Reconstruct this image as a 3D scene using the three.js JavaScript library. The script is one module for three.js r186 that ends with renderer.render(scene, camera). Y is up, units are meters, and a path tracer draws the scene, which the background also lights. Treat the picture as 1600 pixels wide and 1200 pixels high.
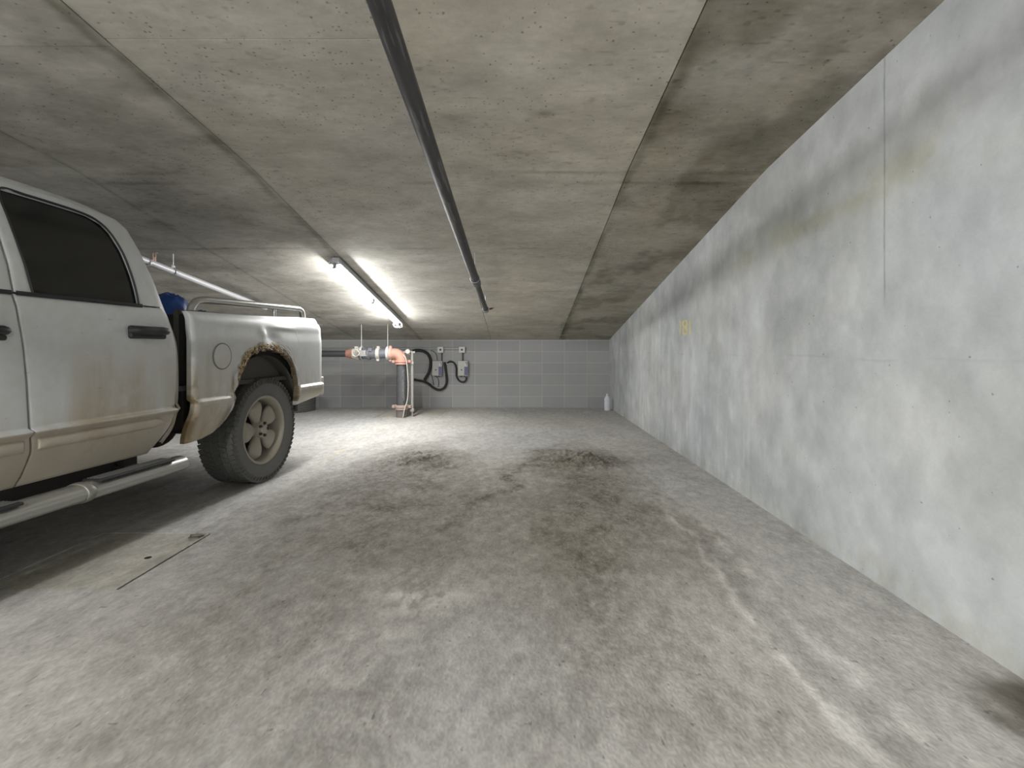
import * as THREE from 'three';
import { mergeGeometries, mergeVertices } from 'three/addons/utils/BufferGeometryUtils.js';
import { RoundedBoxGeometry } from 'three/addons/geometries/RoundedBoxGeometry.js';
import { RectAreaLightUniformsLib } from 'three/addons/lights/RectAreaLightUniformsLib.js';
import { ConvexGeometry } from 'three/addons/geometries/ConvexGeometry.js';

// ------------------------------------------------------------------ camera, exposure, renderer
const scene = new THREE.Scene();
const FOCAL = 760, CAM_H = 1.05;
const camera = new THREE.PerspectiveCamera(2 * Math.atan(600 / FOCAL) * 180 / Math.PI, 4 / 3, 0.05, 60);
camera.position.set(0, CAM_H, 0);
camera.lookAt(0, CAM_H, -1);
camera.setViewOffset(1600, 1200, -12, 55, 1600, 1200);      // level camera, lens shifted so that the horizon sits at y = 545
camera.updateProjectionMatrix();
const renderer = new THREE.WebGLRenderer();
renderer.toneMapping = THREE.LinearToneMapping;
renderer.toneMappingExposure = 1.22;
renderer.shadowMap.enabled = true;
scene.background = new THREE.Color(0x000000);
RectAreaLightUniformsLib.init();
const TUBE_NITS = 140;                                        // luminance of the tube in the bay; unseen aisle battens are boosted to lift the near half
const AISLE_NITS = 585;
const TUBE_COLOR = new THREE.Color().setRGB(1.0, 0.995, 0.985);

// ------------------------------------------------------------------ helpers
const V3 = (x, y, z) => new THREE.Vector3(x, y, z);
const W = (X, h, Z) => V3(X, h, -Z);                          // X right, h up, Z metres in front of the camera
let seed = 7;
const rnd = () => { seed = (seed * 1664525 + 1013904223) >>> 0; return seed / 4294967296; };
const clamp = (x, a = 0, b = 1) => Math.min(b, Math.max(a, x));
const sstep = (a, b, x) => { const t = clamp((x - a) / (b - a)); return t * t * (3 - 2 * t); };
const mix = (a, b, t) => a + (b - a) * t;
const PERM = new Float32Array(4096); for (let i = 0; i < 4096; i++) PERM[i] = rnd();
const PIDX = new Uint16Array(4096); for (let i = 0; i < 4096; i++) PIDX[i] = Math.floor(rnd() * 4096);
const hash = (x, y) => PERM[PIDX[(PIDX[x & 4095] + y) & 4095]];
function noise(x, y) {
  const xi = Math.floor(x), yi = Math.floor(y); let fx = x - xi, fy = y - yi;
  fx = fx * fx * (3 - 2 * fx); fy = fy * fy * (3 - 2 * fy);
  const a = hash(xi, yi), b = hash(xi + 1, yi), c = hash(xi, yi + 1), d = hash(xi + 1, yi + 1);
  return a + (b - a) * fx + (c - a) * fy + (a - b - c + d) * fx * fy;
}
function fbm(x, y, o = 4) { let s = 0, a = 0.5, n = 0; for (let i = 0; i < o; i++) { s += a * noise(x, y); n += a; a *= 0.5; x = x * 2.03 + 17.1; y = y * 2.03 + 9.7; } return s / n; }
function segDist(x, y, pts) {                                 // distance to a polyline and the way along it (0..1)
  let best = 1e9, at = 0;
  for (let i = 0; i + 1 < pts.length; i++) {
    const [ax, ay] = pts[i], [bx, by] = pts[i + 1], dx = bx - ax, dy = by - ay;
    const t = clamp(((x - ax) * dx + (y - ay) * dy) / (dx * dx + dy * dy));
    const d = Math.hypot(x - ax - t * dx, y - ay - t * dy);
    if (d < best) { best = d; at = (i + t) / (pts.length - 1); }
  }
  return [best, at];
}
function curve(pts) {                                         // piecewise linear y(x) from sorted [x, y] pairs
  return (x) => { if (x <= pts[0][0]) return pts[0][1]; for (let i = 0; i + 1 < pts.length; i++) if (x <= pts[i + 1][0]) { const [a, b] = pts[i], [c, d] = pts[i + 1]; return b + (d - b) * (x - a) / (c - a); } return pts[pts.length - 1][1]; };
}
function texture(w, h, fn, srgb = true) {                     // fn(u, v) -> [r, g, b] in 0..255
  const data = new Uint8Array(w * h * 4);
  for (let j = 0; j < h; j++) for (let i = 0; i < w; i++) {
    const c = fn((i + 0.5) / w, (j + 0.5) / h), k = 4 * (j * w + i);
    data[k] = clamp(c[0], 0, 255); data[k + 1] = clamp(c[1], 0, 255); data[k + 2] = clamp(c[2], 0, 255); data[k + 3] = 255;
  }
  const t = new THREE.DataTexture(data, w, h);
  t.magFilter = t.minFilter = THREE.LinearFilter; t.wrapS = t.wrapT = THREE.MirroredRepeatWrapping;
  if (srgb) t.colorSpace = THREE.SRGBColorSpace;
  t.needsUpdate = true; return t;
}
function twoTextures(w, h, fn) {                              // fn -> [r, g, b, height]
  const hd = new Uint8Array(w * h * 4); let k = 0;
  const map = texture(w, h, (u, v) => { const c = fn(u, v); hd[k] = hd[k + 1] = hd[k + 2] = clamp(c[3], 0, 255); hd[k + 3] = 255; k += 4; return c; });
  const bump = new THREE.DataTexture(hd, w, h);
  bump.magFilter = bump.minFilter = THREE.LinearFilter; bump.wrapS = bump.wrapT = THREE.MirroredRepeatWrapping; bump.needsUpdate = true;
  return [map, bump];
}
const counts = {};
function numbered(n) { const k = counts[n] = (counts[n] ?? -1) + 1; return k ? `${n}_${String(k).padStart(3, '0')}` : n; }
function shade(o) { o.traverse((m) => { if (m.isMesh) { m.castShadow = true; m.receiveShadow = true; } }); return o; }
function part(name, geo, mat, parent) { const m = new THREE.Mesh(Array.isArray(geo) ? mergeGeometries(geo.map(plain)) : geo, mat); m.name = name; shade(m); parent.add(m); return m; }
function plain(g) { const q = g.index ? g.toNonIndexed() : g.clone(); for (const a of Object.keys(q.attributes)) if (!['position', 'normal', 'uv'].includes(a)) q.deleteAttribute(a); if (!q.attributes.uv) q.setAttribute('uv', new THREE.BufferAttribute(new Float32Array(q.attributes.position.count * 2), 2)); return q; }
function thing(name, label, category, pos = V3(0, 0, 0), group) { const g = new THREE.Group(); g.name = numbered(name); g.position.copy(pos); g.userData = { label, category }; if (group) g.userData.group = group; scene.add(g); return g; }
function struct(name, geo, mat, label) { const m = part(name, geo, mat, scene); m.userData = { kind: 'structure', label, category: name.split('_')[0] }; return m; }
const box = (w, h, d, x = 0, y = 0, z = 0) => new THREE.BoxGeometry(w, h, d).translate(x, y, z);
const rbox = (w, h, d, r, x = 0, y = 0, z = 0) => new RoundedBoxGeometry(w, h, d, 2, r).translate(x, y, z);
function rod(a, b, r, seg = 14) { const d = b.clone().sub(a), g = new THREE.CylinderGeometry(r, r, d.length(), seg); g.applyQuaternion(new THREE.Quaternion().setFromUnitVectors(V3(0, 1, 0), d.clone().normalize())); const m = a.clone().add(b).multiplyScalar(0.5); return g.translate(m.x, m.y, m.z); }
function tube(pts, r, n = 60, seg = 10, closed = false) { return new THREE.TubeGeometry(new THREE.CatmullRomCurve3(pts, closed, 'centripetal'), n, r, seg, closed); }
const mat = (hex, roughness = 0.7, metalness = 0, more = {}) => new THREE.MeshStandardMaterial({ color: hex, roughness, metalness, ...more });

// ------------------------------------------------------------------ the room's measures
const WALL_X = 1.6, BACK_Z = 8.686, FRONT_Z = -8, LEFT_X = -8.4, KINK_Z = 3.134;
const ceilH = (Z) => Z > KINK_Z ? 1.212 + 0.1816 * (BACK_Z - Z) : Z > -0.2 ? 2.22 + 0.1118 * (KINK_Z - Z) : 2.593;

// ------------------------------------------------------------------ floor: concrete with tracked-in mud
const FX0 = -3.2, FX1 = 1.7, FZ0 = 0.9, FZ1 = 8.8;
const midSmear = [[0.28, 4.75], [0.0, 4.25], [-0.09, 3.68], [-0.33, 3.1], [-0.44, 2.82]];
const saltA = [[0.95, 3.2], [0.96, 2.53], [0.90, 2.02], [0.895, 1.75], [0.91, 1.43], [0.9, 1.1]], saltB = [[1.10, 2.9], [1.09, 2.53], [1.06, 2.07], [1.03, 1.79], [1.06, 1.6], [1.1, 1.2]];
const filmEdge = curve([[-1.8, 3.4], [-1.64, 3.99], [-1.46, 4.78], [-1.2, 5.4], [-1.0, 5.58], [-0.82, 5.45], [-0.52, 4.84], [-0.3, 4.4], [-0.17, 4.3], [0.05, 4.75], [0.26, 5.2], [0.5, 5.55], [0.7, 5.5], [0.9, 5.0], [1.04, 4.0], [1.1, 3.0]]);
const blob = (X, Z, x, z, rx, rz) => Math.exp(-(((X - x) / rx) ** 2 + ((Z - z) / rz) ** 2));
const blobs = [[-0.95, 4.55, 0.42, 0.5, 0.75], [-0.72, 4.35, 0.2, 0.22, 0.6], [-0.95, 3.28, 0.3, 0.3, 0.75], [-1.15, 3.9, 0.45, 0.7, 0.45], [-0.7, 3.75, 0.25, 0.3, 0.45], [-0.8, 2.7, 0.5, 0.45, 0.45], [-0.55, 3.3, 0.35, 0.35, 0.4], [-1.3, 3.0, 0.3, 0.3, 0.3],
  [0.48, 4.5, 0.42, 0.55, 0.75], [0.78, 4.5, 0.28, 0.22, 0.75], [0.3, 4.95, 0.3, 0.12, 0.6], [0.48, 3.3, 0.28, 0.4, 0.7], [0.5, 2.7, 0.3, 0.5, 0.5], [0.6, 3.8, 0.3, 0.4, 0.5], [0.75, 3.0, 0.2, 0.5, 0.35], [0.36, 2.1, 0.18, 0.8, 0.42], [0.62, 1.6, 0.14, 0.5, 0.22], [-0.05, 3.0, 0.9, 0.9, 0.28], [-0.9, 1.8, 0.4, 0.5, 0.25], [-0.6, 1.35, 0.4, 0.25, 0.25]];
function dirtAt(X, Z) {
  if (Z > 5.6 || X < -2.4) return 0;
  const wx = X + 0.12 * (fbm(X * 3, Z * 3, 3) - 0.5) * 2, wz = Z + 0.2 * (fbm(X * 3 + 40, Z * 3, 3) - 0.5) * 2;
  let d = 0; for (const [x, z, rx, rz, a] of blobs) d = Math.max(d, d * 0.45 + a * blob(wx, wz, x, z, rx, rz));
  const [sd] = segDist(wx, wz, midSmear); d = Math.max(d, 0.75 * Math.exp(-((sd / 0.09) ** 2)));
  return d;
}
const [floorMap, floorBump] = twoTextures(2048, 1664, (u, v) => {
  const X = FX0 + u * (FX1 - FX0), Z = FZ0 + v * (FZ1 - FZ0);
  const big = fbm(X * 0.9, Z * 0.9, 3), med = fbm(X * 4.5 + 30, Z * 3.2, 4), fine = fbm(X * 26, Z * 17, 3), grit = noise(X * 170, Z * 120);
  let L = 172 + 22 * (big - 0.5) + 20 * (med - 0.5) + 36 * (fine - 0.5) + 22 * (fbm(X * 75 + 2, Z * 50, 2) - 0.5) + 16 * (grit - 0.5), warm = 3.5 + 7 * (fbm(X * 0.7 + 9, Z * 0.7 + 4, 2) - 0.45);
  const clean = sstep(5.4, 6.0, Z + 0.4 * (med - 0.5));
  const d0 = dirtAt(X, Z), speck = d0 > 0.01 ? fbm(X * 13 + 5, Z * 11, 4) : 0.5, d = clamp(d0 * (0.55 + 1.25 * (speck - 0.2)) * (1 - 0.9 * clean));
  // streaks swept along by the tyres
  const tf0 = sstep(-1.9, -1.1, X) * sstep(1.25, 0.75, X) * sstep(5.2, 4.3, Z), trackFilm = tf0 && tf0 * (0.25 + 0.5 * sstep(0.35, 0.7, fbm(X * 5, Z * 0.9 + 3, 4)));
  L -= 52 * d + (tf0 && (13 + 34 * (fbm(X * 17, Z * 13 + 8, 4) - 0.5)) * trackFilm); warm += 3 * d + 2 * trackFilm;
  if (Z < 6 && X > -1.85 && X < 1.15) { const cov = sstep(0.14, -0.14, Z - filmEdge(X) + 0.6 * (fbm(X * 5 + 12, Z * 5, 4) - 0.5)) * sstep(1.7, 2.6, Z) * (0.45 + 1.1 * (fbm(X * 8 + 2, Z * 8 + 70, 4) - 0.2)); L -= 17 * cov; warm += 2 * cov; }
  L -= d > 0.3 ? 42 * (fbm(X * 46, Z * 38, 3) - 0.5) * 2 * d : 0;
  // salt lines either side of the wet channel beside the wall
  const wob = 0.07 * (fbm(X * 7 + 60, Z * 5, 3) - 0.5) * 2, nearS = sstep(3.5, 2.9, Z);
  if (nearS && X > 0.6) for (const [line, w, k] of [[saltA, 0.03, 34], [saltB, 0.028, 22]]) { const [sd] = segDist(X + wob, Z + wob, line); const m = Math.exp(-((sd / w) ** 2)) * nearS * sstep(0.3, 0.62, fbm(X * 16, Z * 9, 3)); L += k * m; }
  if (nearS && X > 0.6) { const [cd] = segDist(X + wob, Z, [[1.02, 3.0], [1.02, 2.5], [0.98, 2.0], [0.965, 1.7], [0.98, 1.2]]); L -= 13 * Math.exp(-((cd / 0.05) ** 2)) * nearS; }
  // scuffed white patches
  const wp = blob(X + wob, Z + wob, -0.42, 2.06, 0.17, 0.13) + 0.5 * blob(X + wob, Z, -0.45, 1.78, 0.22, 0.035) + 0.5 * blob(X + wob, Z + wob, 0.95, 3.5, 0.16, 0.5) + 0.4 * blob(X + wob, Z + wob, -0.6, 1.6, 0.25, 0.1) + 0.45 * blob(X, Z, -0.1, 4.0, 0.18, 0.5);
  if (wp > 0.02) L += 44 * clamp(wp) * sstep(0.28, 0.6, fbm(X * 21, Z * 15, 3));
  // worn yellow bay line
  const yl = Math.abs(X + 1.84) > 0.06 ? 0 : sstep(0.05, 0.03, Math.abs(X + 1.84)) * sstep(3.6, 4.4, Z) * sstep(7.2, 6.6, Z) * sstep(0.4, 0.75, fbm(X * 18, Z * 10, 4)) * 0.5;
  warm += 26 * yl; L += 6 * yl;
  // dark brownish patch with ragged edge at the foot of the wall
  const st = X < 1.1 || Z > 2 ? 0 : sstep(0.0, 0.13, 0.2 - Math.hypot((X - 1.6) / 1.6, (Z - 1.30) / 1.7) + 0.07 * (fbm(X * 14, Z * 14, 3) - 0.5));
  L = mix(L, 62 + 10 * (fine - 0.5), 0.9 * st); warm = mix(warm, 9, st);
  // small pits
  const pit = noise(X * 60 + 3, Z * 44) > 0.955 ? 1 : 0, grain = noise(X * 85 + 31, Z * 62) > 0.95 ? 1 : 0; L += 16 * grain - 26 * pit;
  const hgt = 110 + 30 * (fine - 0.5) + 30 * (grit - 0.5) - 30 * pit + (d > 0.02 ? d * (60 + 220 * (fbm(X * 55, Z * 45, 3) - 0.5)) : 0);
  return [L + warm * 0.6, L + warm * 0.05, L - warm * 0.9, hgt];
});
const floorMat = new THREE.MeshStandardMaterial({ map: floorMap, bumpMap: floorBump, bumpScale: 0.012, roughness: 0.92 });
const dustySteel = new THREE.MeshStandardMaterial({ map: floorMap, bumpMap: floorBump, bumpScale: 0.004, roughness: 0.7, color: 0xfffdf4 });
const darkGap = mat(0x2a2926, 0.95);
function floorUV(g) { const p = g.attributes.position, uv = new Float32Array(p.count * 2); for (let i = 0; i < p.count; i++) { uv[2 * i] = (p.getX(i) - FX0) / (FX1 - FX0); uv[2 * i + 1] = (-p.getZ(i) - FZ0) / (FZ1 - FZ0); } g.setAttribute('uv', new THREE.BufferAttribute(uv, 2)); return g; }
function slab(x0, x1, z0, z1, holes = []) {
  const s = new THREE.Shape([[x0, z0], [x1, z0], [x1, z1], [x0, z1]].map(([a, b]) => new THREE.Vector2(a, b)));
  for (const [a, b, c, d] of holes) s.holes.push(new THREE.Path([[a, c], [a, d], [b, d], [b, c]].map(([x, y]) => new THREE.Vector2(x, y))));
  const g = new THREE.ExtrudeGeometry(s, { depth: 0.12, bevelEnabled: false });
  g.rotateX(-Math.PI / 2).translate(0, -0.12, 0); return floorUV(g);
}
const HATCH = [-2.37, -1.75, 2.12, 2.775], SUMP_A = [-2.225, -1.735, 7.36, 8.3], SUMP_B = [-1.735, -1.25, 7.715, 8.3];
const floor = new THREE.Group(); floor.name = 'floor'; floor.userData = { kind: 'structure', label: 'dusty grey concrete garage floor with muddy tyre tracks', category: 'floor' }; scene.add(floor);
part('slab', slab(LEFT_X, WALL_X + 0.3, FRONT_Z - 0.3, 5.048, [HATCH]), floorMat, floor);
part('slab', slab(LEFT_X, WALL_X + 0.3, 5.053, BACK_Z + 0.3, [SUMP_A, SUMP_B]), floorMat, floor);
part('sub_base', box(WALL_X - LEFT_X + 0.3, 0.1, BACK_Z - FRONT_Z + 0.6, (WALL_X + LEFT_X + 0.3) / 2, -0.17, -(BACK_Z + FRONT_Z) / 2), darkGap, floor);

// ------------------------------------------------------------------ ceiling: board-marked concrete panels, sloping down to the back
const CX0 = -4.3, CX1 = 1.7, CZ0 = 1.2, CZ1 = 8.8;
const JX = [LEFT_X, -6.61, -5.39, -4.17, -2.9, -1.73, -0.51, 0.706, WALL_X];
const crossJoints = [[-1, 2.07, 4.47, 6.95], [-1, 2.07, 4.47, 6.95], [-1, 2.07, 4.47, 6.95], [-1, 2.07, 4.47, 6.95], [-1, 2.07, 4.47, 6.95], [-1, 2.03, 4.47, 6.95], [-1, 3.18, 3.315, 5.774, 8.146], [-1, 3.18, 3.315, 5.774, 8.146]];
const [ceilMap, ceilBump] = twoTextures(1920, 1536, (u, v) => {
  const X = CX0 + u * (CX1 - CX0), Z = CZ0 + v * (CZ1 - CZ0);
  const big = fbm(X * 1.1 + 3, Z * 1.1, 3), med = fbm(X * 3.2, Z * 6 + 8, 4), fine = fbm(X * 20, Z * 45, 3), grit = noise(X * 130, Z * 130);
  let L = 180 + 22 * (big - 0.5) + 40 * (med - 0.5) + 22 * (fine - 0.5) + 14 * (fbm(X * 14 + 6, Z * 14, 3) - 0.5) + 7 * (grit - 0.5), warm = 8 + 5 * (fbm(X * 1.4, Z * 1.4 + 50, 3) - 0.5), green = 1.5;
  const right = X > 0.706 ? 1 : 0;
  if (right) { const m = fbm(X * 3.3 + 70, Z * 2.6, 4); L -= 16 + 30 * (sstep(0.40, 0.7, m)) ; warm += 3 + 8 * (fbm(X * 6, Z * 5 + 33, 3) - 0.4); L -= 24 * blob(X, Z, 1.1, 3.3, 0.3, 0.16) + 20 * blob(X, Z, 1.15, 2.75, 0.3, 0.25) + 18 * blob(X, Z, 0.85, 2.55, 0.15, 0.4); }
  const left = X < -1.73 ? 1 : 0;
  if (left) { const m = fbm(X * 3 + 20, Z * 4 + 11, 4); L -= 2 + 20 * sstep(0.4, 0.7, m); warm -= 1; }
  const mid = X > -0.51 && X < 0.706 ? 1 : 0; if (mid) { warm += 3; L += 4; }
  // stains bleeding from the panel joints
  const wob = 0.05 * (fbm(X * 9, Z * 4, 3) - 0.5) * 2;
  for (const [jx, w, k] of [[-1.76, 0.035, 36], [0.73, 0.03, 30], [-0.51, 0.015, 10], [-2.9, 0.02, 14]]) { const a = Math.exp(-(((X + wob * 0.6 - jx) / w) ** 2)) * sstep(0.25, 0.6, fbm(X * 2 + 90, Z * 1.6, 3)); L -= k * a; green += 2 * a; }
  for (const jz of [3.33, 3.2, 4.49, 5.8, 8.17]) { const a = Math.exp(-(((Z + wob * 0.4 - jz) / 0.02) ** 2)) * sstep(0.4, 0.65, fbm(X * 2.2, Z * 2 + 21, 3)); L -= 22 * a; }
  const seep = Math.exp(-(((X + wob * 1.6 - 0.72) / 0.07) ** 2)) * sstep(5.2, 6.6, Z) * sstep(0.35, 0.6, fbm(X * 9, Z * 7, 3)); L -= 26 * seep; green += 5 * seep;
  L -= 42 * blob(X, Z, 0.13, 2.55, 0.05, 0.03) + 20 * blob(X, Z, -0.36, 2.6, 0.08, 0.05) + 18 * blob(X, Z, -0.03, 2.95, 0.12, 0.04) + 18 * blob(X, Z, -0.8, 2.25, 0.05, 0.04);
  // dark board marks and bug holes
  const dash = noise(X * 22 + 7, Z * 60) ; L -= 22 * sstep(0.78, 0.95, dash) * sstep(0.45, 0.7, fbm(X * 2.5, Z * 3, 2));
  let hole = 0; { const hx = X * 42, hz = Z * 42, ix = Math.floor(hx), iz = Math.floor(hz); if (hash(ix + 300, iz + 77) > 0.93 - 0.16 * sstep(0.52, 0.75, fbm(X * 2, Z * 2 + 60, 3))) { const cx = ix + 0.3 + 0.4 * hash(ix, iz + 5), cz = iz + 0.3 + 0.4 * hash(ix + 9, iz), r = 0.08 + 0.22 * hash(ix + 1, iz + 2); hole = sstep(r, r * 0.6, Math.hypot(hx - cx, (hz - cz) * 1.4)); } }
  L -= 55 * hole;
  return [L + warm * 0.75 - green * 0.5, L + warm * 0.15 + green * 0.2, L - warm * 0.9 - green * 0.6, 128 + 26 * (fine - 0.5) + 30 * (med - 0.5) - 90 * hole];
});
const ceilMat = new THREE.MeshStandardMaterial({ map: ceilMap, bumpMap: ceilBump, bumpScale: 0.006, roughness: 0.9 });
function ceilPanel(x0, x1, z0, z1, drop) {
  const zs = [z0, ...[KINK_Z, -0.2].filter((z) => z > z0 && z < z1).sort((a, b) => a - b), z1], pos = [], uv = [], idx = [];
  const quad = (...p) => { const k = pos.length / 3; for (const q of p) { pos.push(q.x, q.y, q.z); uv.push((q.x - CX0) / (CX1 - CX0), (-q.z - CZ0) / (CZ1 - CZ0)); } idx.push(k, k + 1, k + 2, k, k + 2, k + 3); };
  const B = (x, z) => W(x, ceilH(z) - drop, z), T = (x, z) => W(x, ceilH(z) + 0.05, z);
  for (let i = 0; i + 1 < zs.length; i++) { const a = zs[i], b = zs[i + 1]; quad(B(x0, a), B(x0, b), B(x1, b), B(x1, a)); quad(T(x0, a), T(x1, a), T(x1, b), T(x0, b)); quad(B(x0, a), T(x0, a), T(x0, b), B(x0, b)); quad(B(x1, a), B(x1, b), T(x1, b), T(x1, a)); }
  quad(B(x0, z0), B(x1, z0), T(x1, z0), T(x0, z0)); quad(B(x0, z1), T(x0, z1), T(x1, z1), B(x1, z1));
  const g = new THREE.BufferGeometry(); g.setAttribute('position', new THREE.Float32BufferAttribute(pos, 3)); g.setAttribute('uv', new THREE.Float32BufferAttribute(uv, 2)); g.setIndex(idx); g.computeVertexNormals(); return g;
}
const ceiling = new THREE.Group(); ceiling.name = 'ceiling'; ceiling.userData = { kind: 'structure', label: 'stained concrete ceiling of formwork panels sloping down to the back', category: 'ceiling' }; scene.add(ceiling);
for (let c = 0; c + 1 < JX.length; c++) {
  const zs = [FRONT_Z, ...crossJoints[c], BACK_Z + 0.02];
  for (let i = 0; i + 1 < zs.length; i++) part('panel', ceilPanel(JX[c] + (c ? 0.003 : -0.3), JX[c + 1] - (c + 2 < JX.length ? 0.003 : -0.02), zs[i] + 0.0025, zs[i + 1] - 0.0025, 0.0035 * rnd() * (c < 6 ? 0.6 : 1)), ceilMat, ceiling);
}
{ // the solid slab over the panels
  const pts = [[FRONT_Z - 0.3, 0], [-0.2, 0], [KINK_Z, 0], [BACK_Z + 0.3, 0]].map(([z]) => new THREE.Vector2(z, ceilH(Math.min(z, BACK_Z)) + 0.012)), s = new THREE.Shape([...pts, new THREE.Vector2(BACK_Z + 0.3, 3), new THREE.Vector2(FRONT_Z - 0.3, 3)]);
  const g = new THREE.ExtrudeGeometry(s, { depth: WALL_X - LEFT_X + 0.6, bevelEnabled: false }); g.rotateY(Math.PI / 2); g.translate(LEFT_X - 0.3, 0, 0);
  part('slab', g, mat(0x4a4842, 0.95), ceiling);
}

// ------------------------------------------------------------------ right wall: whitewashed poured concrete with bay number
const WZ0 = 0.6, WZ1 = 8.8, WH1 = 2.7;
const glyph8 = (x, y) => { const e = (cy, ry) => Math.abs(Math.hypot(x / 0.030, (y - cy) / ry) - 1) < 0.34; return e(0.036, 0.031) || e(-0.036, 0.036); };
const [wallMap, wallBump] = twoTextures(2048, 1024, (u, v) => {
  const Z = WZ0 + u * (WZ1 - WZ0), h = v * WH1;
  const big = fbm(Z * 0.8 + 5, h * 0.9, 3), med = fbm(Z * 3, h * 2.4 + 20, 4), drip = fbm(Z * 14, h * 1.2 + 3, 4), fine = fbm(Z * 30, h * 26, 3), grit = noise(Z * 140, h * 140);
  let L = 190 + 24 * (big - 0.5) + 38 * (med - 0.5) + 28 * (fbm(Z * 9 + 3, h * 7, 4) - 0.5) + 16 * (drip - 0.5) * sstep(2.0, 4.5, Z) + 8 * (fine - 0.5) + 5 * (grit - 0.5), warm = 1 + 5 * (fbm(Z * 1.2 + 40, h * 1.5, 3) - 0.55);
  // mottled grey wash in the middle
  L -= 14 * sstep(0.45, 0.75, fbm(Z * 5 + 9, h * 4, 5)) * (0.5 + 0.5 * blob(Z, h, 2.9, 1.35, 0.8, 0.4));
  // yellowish pipe shadow band, painted into the upper wall colour
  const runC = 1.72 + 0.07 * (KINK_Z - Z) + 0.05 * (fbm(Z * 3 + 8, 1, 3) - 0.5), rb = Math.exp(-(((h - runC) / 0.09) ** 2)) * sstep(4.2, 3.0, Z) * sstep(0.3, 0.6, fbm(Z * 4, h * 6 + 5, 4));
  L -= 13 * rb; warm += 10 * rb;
  // paler blotches near the top
  L += 9 * sstep(0.58, 0.8, fbm(Z * 9, h * 9 + 31, 3)) * Math.exp(-(((h - ceilH(Z) + 0.3) / 0.18) ** 2));
  L += 12 * sstep(0.55, 0.8, fbm(Z * 13 + 4, h * 3 + 61, 4)) * sstep(0.9, 0.4, h) * sstep(2.4, 3.6, Z);
  // pour joint, form joint, tie holes
  const pj = 1.005 + 0.006 * Math.sin(Z * 5) + 0.012 * (fbm(Z * 6, 2, 2) - 0.5), line = Math.exp(-(((h - pj) / 0.006) ** 2)) * sstep(0.35, 0.6, fbm(Z * 5 + 50, 3, 3));
  const fj = 2.135 + 0.006 * (fbm(h * 6, 7, 2) - 0.5) + 0.03 * clamp(1.05 - h), crack = Math.exp(-(((Z - fj) / 0.004) ** 2)) * sstep(1.2, 1.35, h) * (0.5 + 0.5 * noise(h * 30, 4)), ridge = Math.exp(-(((Z - fj - 0.02) / 0.018) ** 2));
  L -= 9 * line + 42 * crack; L += 3 * ridge;
  let hole = 0; { const a = Z * 24, b = h * 24, ia = Math.floor(a), ib = Math.floor(b); if (hash(ia + 71, ib + 13) > 0.955) { const r = 0.04 + 0.08 * hash(ia, ib); hole = sstep(r, r * 0.5, Math.hypot(a - ia - 0.5, b - ib - 0.5)); } }
  L -= 50 * hole;
  // dark patch continuing up from the one on the floor
  const st = sstep(0.0, 0.09, 0.135 - Math.hypot((Z - 1.32) / 1.9, h / 0.75) + 0.05 * (fbm(Z * 16, h * 16, 3) - 0.5)); L = mix(L, 92, 0.7 * st); warm = mix(warm, 5, st);
  // dust splash along the foot
  const foot = sstep(0.16, 0.0, h + 0.12 * (fbm(Z * 8, h * 8, 3) - 0.5)) * sstep(0.3, 0.6, fbm(Z * 22, h * 22, 3)); L -= 8 * foot; warm += 5 * foot;
  let c = [L + warm * 0.5 - 5, L - 1 + warm * 0.2, L - warm * 1.0 + 1];
  // stencilled bay number, yellow paint
  const py = h - 1.258, wear = 0.35 + 0.55 * sstep(0.3, 0.55, fbm(Z * 40, h * 40, 3));
  let ink = 0; if (Math.abs(py) < 0.072) { const px = Z - 4.713; if (Math.abs(Math.abs(px) - 0.14) < 0.014 || glyph8(px * 0.55, py)) ink = wear; }
  if (ink) c = [mix(c[0], 222, ink), mix(c[1], 206, ink), mix(c[2], 120, ink)];
  return [...c, 128 + 24 * (med - 0.5) + 18 * (fine - 0.5) + 60 * (drip - 0.5) * 0.4 - 70 * hole - 60 * crack - 12 * line + 8 * ridge];
});
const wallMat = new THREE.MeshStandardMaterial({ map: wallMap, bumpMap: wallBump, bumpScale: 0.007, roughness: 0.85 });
{
  const g = box(0.3, WH1 + 0.1, BACK_Z - FRONT_Z + 0.6, WALL_X + 0.15, WH1 / 2, -(BACK_Z + FRONT_Z) / 2), p = g.attributes.position, uv = g.attributes.uv;
  for (let i = 0; i < p.count; i++) uv.setXY(i, (-p.getZ(i) - WZ0) / (WZ1 - WZ0), p.getY(i) / WH1);
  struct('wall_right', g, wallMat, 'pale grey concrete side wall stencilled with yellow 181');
}
const greyBlock = [0, 1, 2, 3].map((i) => new THREE.MeshStandardMaterial({ color: [0xa2a3a4, 0xa6a7a8, 0x9fa0a2, 0xa9aaaa][i], roughness: 0.75 }));
{ // painted blocks, stack bond, pale joints set back from the faces
  const bw = new THREE.Group(); bw.name = 'wall_back'; bw.userData = { kind: 'structure', label: 'low grey painted concrete block wall with pale joints at the back', category: 'wall' }; scene.add(bw);
  part('mortar', box(WALL_X - LEFT_X + 0.3, 1.6, 0.3, (WALL_X + LEFT_X - 0.3) / 2, 0.75, -(BACK_Z + 0.154)), mat(0xc4c4c0, 0.9), bw);
  const geo = new THREE.BoxGeometry(0.389, 0.190, 0.06);
  const { attributes: { uv } } = geo; for (let i = 0; i < uv.count; i++) uv.setXY(i, uv.getX(i), uv.getY(i));
  for (let c = 0; c < 25; c++) for (let r = 0; r < 6; r++) { const m = part('block', geo, greyBlock[Math.floor(rnd() * 4)], bw); m.position.set(WALL_X - 0.2 - 0.4 * c, 0.1 + 0.2 * r, -(BACK_Z + 0.03) + 0.002 * (rnd() - 0.5)); }
}
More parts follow.
